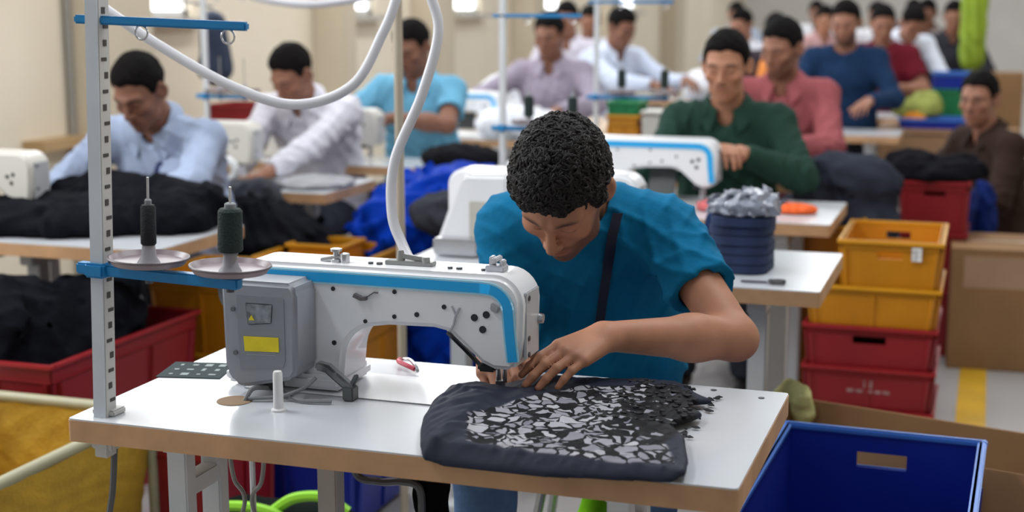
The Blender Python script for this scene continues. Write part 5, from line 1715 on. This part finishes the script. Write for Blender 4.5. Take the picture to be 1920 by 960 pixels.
def canvas_fn(P):
    hl = np.clip((hz - P[:, 2]) / hz, 0, 1)
    bx_, by_ = hx - 0.05 * hl + 0.02 * hl * folds(P, 8, 6), hy - 0.04 * hl + 0.02 * hl * folds(P, 8, 7)
    q = np.stack([np.abs(P[:, 0]) - bx_, np.abs(P[:, 1]) - by_], 1)
    d = np.maximum(q[:, 0], q[:, 1])
    d = np.abs(d + folds(P, 18, 9) * 0.004) - 0.011
    d2 = np.maximum(np.abs(P[:, 2] - 0.10) - 0.008, np.maximum(q[:, 0], q[:, 1]))
    d = np.minimum(d, d2)
    return np.maximum(np.maximum(d, P[:, 2] - hz), 0.09 - P[:, 2])


sdf_obj('canvas', canvas_fn, (-0.42, -0.45, 0.04), (0.42, 0.45, 0.5), 0.008, YC, t)

crate('yellow crate behind the grey motor box, near the red crate', 'yellow', (-1.55, 1.95, 0.32), L=0.40, W=0.38, H=0.27, slots='', ribs=3)
crate('yellow crate under the yellow crate behind the motor box', 'yellow', (-1.55, 1.95, 0.0), L=0.40, W=0.38, H=0.325, slots='', ribs=3)
crate('yellow crate whose rim shows just above the nearest machine', 'yellow', (-1.39, 2.44, 0.33), L=0.42, W=0.42, H=0.25, slots='', ribs=3)
crate('yellow crate at the floor under the one above the nearest machine', 'yellow', (-1.39, 2.44, 0.0), L=0.42, W=0.42, H=0.335, slots='', ribs=3)
heap('plastic_bag', 'blue plastic sheeting heaped between the tables beside the hose', 'bag', [((-1.12, 3.05, 0.72), (0.30, 0.22, 0.10)), ((-1.25, 2.85, 0.58), (0.22, 0.2, 0.18)), ((-0.98, 3.0, 0.50), (0.2, 0.2, 0.25)), ((-1.15, 2.95, 0.2), (0.25, 0.25, 0.28))], 0.0, (0.002, 0.032, 0.32), 104, amp=0.03, rough=0.55)
heap('garment_pile', 'dark garments piled under the table of the white shirt', 'clothes', [((-1.75, 2.60, 0.45), (0.30, 0.18, 0.28)), ((-1.78, 2.72, 0.40), (0.2, 0.16, 0.24)), ((-1.85, 2.6, 0.15), (0.24, 0.2, 0.2))], 0.0, (0.014, 0.015, 0.020), 105, amp=0.022)
heap('garment_pile', 'dark grey garments in front of the blue plastic sheeting', 'clothes', [((-0.93, 2.55, 0.72), (0.16, 0.14, 0.08)), ((-0.85, 2.75, 0.70), (0.12, 0.14, 0.12))], 0.605, (0.03, 0.032, 0.040), 106, amp=0.018)
heap('garment_pile', 'black cloth in front of the man in turquoise', 'clothes', [((-1.35, 3.74, 0.80), (0.20, 0.12, 0.06))], 0.761, (0.015, 0.015, 0.018), 107, amp=0.012)
heap('garment_pile', 'grey cloth hanging over the edge of the white shirt table', 'clothes', [((-1.95, 2.76, 0.765), (0.20, 0.12, 0.018)), ((-1.80, 2.635, 0.72), (0.10, 0.03, 0.09)), ((-1.76, 2.63, 0.62), (0.06, 0.03, 0.16))], 0.40, (0.06, 0.064, 0.075), 108, amp=0.010, k=0.04)
heap('garment_pile', 'white and black cloth on the white shirt table beside the hose', 'clothes', [((-1.66, 2.88, 0.768), (0.14, 0.16, 0.020))], 0.761, (0.30, 0.30, 0.32), 109, amp=0.012)
crate('pale bin hanging under the table of the white shirt', 'yellow', (-1.45, 2.52, 0.0), L=0.22, W=0.20, H=0.60, slots='')
# dark coats hanging on the wall pillar
t = thing('hanging_coat', 'dark blue coat hanging by the wall above the white shirt machine', 'coat', (-3.2, 4.75, 0), 0)


def coat_fn(P):
    d = rc(P * V3(1, 0.8, 1), (0, 0, 1.14), (0, 0, 1.40), 0.085, 0.055)
    return d + folds(P, 18, 14, True, (1, 1, 0.3)) * 0.018


sdf_obj('coat_cloth', coat_fn, (-0.25, -0.3, 0.85), (0.25, 0.3, 1.6), 0.012, mat('coat_navy', (0.018, 0.028, 0.06), 0.85), t)
MB().cyl((0, 0, 1.48), (-0.4, 0, 1.56), 0.008, n=8).build('coat_hook', DARK_STEEL, t)
crate('dark red crate on the shelf below the hanging coat', 'red', (-3.1, 4.9, 0.74), L=0.30, W=0.30, H=0.20, slots='')
t = thing('wall_bench', 'low wooden bench along the wall under the hanging coat', 'bench', (-3.1, 5.0, 0), 0)
MB().box((0, 0, 0.72), (0.5, 1.0, 0.04)).build('bench_top', WOODP, t, bevel=0.004)
for sy_ in (-1, 1):
    MB().box((0, sy_ * 0.42, 0.35), (0.42, 0.05, 0.70)).build('bench_support', WOODP, t, bevel=0.004)

# ================================================================== UNDER THE NEAREST TABLE
crate('narrow red crate on the floor between the canvas hamper and the table leg', 'red', (-1.06, 0.98, 0.0), L=0.20, W=0.34, H=0.36, slots='')
crate('blue crate on the floor seen under the nearest table', 'blue', (-0.93, 1.35, 0.02), L=0.46, W=0.40, H=0.24, slots='')
heap('shoe_bag', 'black and lime green sports bag on the floor under the table', 'bag', [((-0.80, 0.76, 0.11), (0.16, 0.10, 0.125)), ((-0.64, 0.78, 0.11), (0.13, 0.10, 0.125))], 0.0, (0.012, 0.018, 0.016), 110, amp=0.01)
for i, (pts, lb) in enumerate((([(-0.90, 0.66, 0.18), (-0.86, 0.655, 0.235), (-0.78, 0.655, 0.25), (-0.70, 0.665, 0.235), (-0.67, 0.67, 0.20)], 'lime green strap on the sports bag, nearer the table leg'), ([(-0.72, 0.68, 0.235), (-0.66, 0.685, 0.275), (-0.58, 0.69, 0.285), (-0.52, 0.70, 0.25)], 'lime green strap on the sports bag, nearer the grey post'))):
    tag(MB().tube(spline(pts), 0.014, 8).build('bag_strap', mat('strap_lime', (0.25, 0.60, 0.02), 0.5)), lb, 'strap')
p = MB().box((-0.273, 0.10, 0.36), (0.042, 0.04, 0.71))
tag(p.build('motor_post', mat('post_beige', (0.44, 0.40, 0.37), 0.5), bevel=0.003), 'pale square post under the nearest table', 'post')
t = thing('treadle_linkage', 'thin steel treadle rods hanging under the nearest table', 'rod', (-0.42, 0.05, 0))
MB().cyl((0, 0, 0.10), (0, 0, 0.70), 0.006, n=8).build('rod', STEEL, t)
for sg in (-1, 1):
    MB().tube(spline([(sg * 0.005, -0.02, 0.66), (sg * 0.035, -0.02, 0.62), (sg * 0.030, -0.02, 0.56), (sg * 0.008, -0.02, 0.52), (sg * 0.03, -0.02, 0.42), (sg * 0.06, -0.02, 0.10)]), 0.0045, 8).build('wire_loop', mat('wire_grey', (0.25, 0.25, 0.24), 0.4, metal=0.5), t)
MB().box((0, 0, 0.05), (0.20, 0.28, 0.02)).build('pedal', DARK_STEEL, t, bevel=0.004)
MB().box((0, 0, 0.085), (0.02, 0.03, 0.06)).build('pedal_bracket', DARK_STEEL, t)
t = thing('knee_lifter', 'dark bent knee lifter arm under the nearest table', 'lever', (-0.16, 0.08, 0))
MB().tube(spline([(-0.05, 0, 0.70), (-0.05, 0, 0.585), (0.0, 0, 0.570), (0.05, 0, 0.575), (0.085, 0, 0.565), (0.09, 0, 0.50), (0.088, 0, 0.42)]), 0.008, 8).build('lever_rod', DARK_STEEL, t)
MB().box((0.088, 0, 0.36), (0.02, 0.07, 0.12)).build('knee_pad', BLACK, t, bevel=0.006)
MB().box((-0.05, 0, 0.69), (0.07, 0.05, 0.05)).build('mounting_block', mat('block_brown', (0.13, 0.08, 0.06), 0.6), t, bevel=0.003)
heap('cloth_scrap', 'lime green cloth bundle on the floor between the legs of the man in teal', 'cloth', [((0.085, 0.80, 0.16), (0.05, 0.06, 0.19))], 0.0, (0.22, 0.60, 0.02), 111, amp=0.008)
heap('black_pouch', 'black cloth pouch hanging under the nearest table beside the jeans', 'pouch', [((-0.075, 0.13, 0.62), (0.020, 0.03, 0.10)), ((-0.062, 0.125, 0.50), (0.022, 0.03, 0.12))], 0.36, (0.006, 0.006, 0.008), 112, amp=0.008, h=0.007)

# roll of white tape on a green base beside the cream machine
t = thing('tape_roll', 'upright roll of white tape with brown core beside the cream machine', 'tape roll', (-2.02, 2.78, 0.762), 0.2)
MB().tube([(0.038 * math.cos(a), 0, 0.062 + 0.038 * math.sin(a)) for a in [2 * math.pi * k / 24 for k in range(25)]], 0.018, 8, cap=False).build('tape', mat('tape_white', (0.7, 0.7, 0.7), 0.5), t)
MB().cyl((0, -0.014, 0.062), (0, 0.014, 0.062), 0.022, n=16).build('roll_core', mat('core_brown', (0.42, 0.26, 0.12), 0.7), t)
MB().box((0, 0, 0.004), (0.10, 0.06, 0.008)).build('base', CR['green'], t, bevel=0.002)

# conduits running up the wall beside the pillar
for i, yy in enumerate((4.50, 3.93)):
    o = MB().cyl((XW + 0.03, yy, 0.0), (XW + 0.03, yy, 3.8), 0.016, n=10).build('trim_%d' % (i + 2), mat('conduit_grey', (0.30, 0.29, 0.27), 0.5))
    o['kind'] = 'structure'
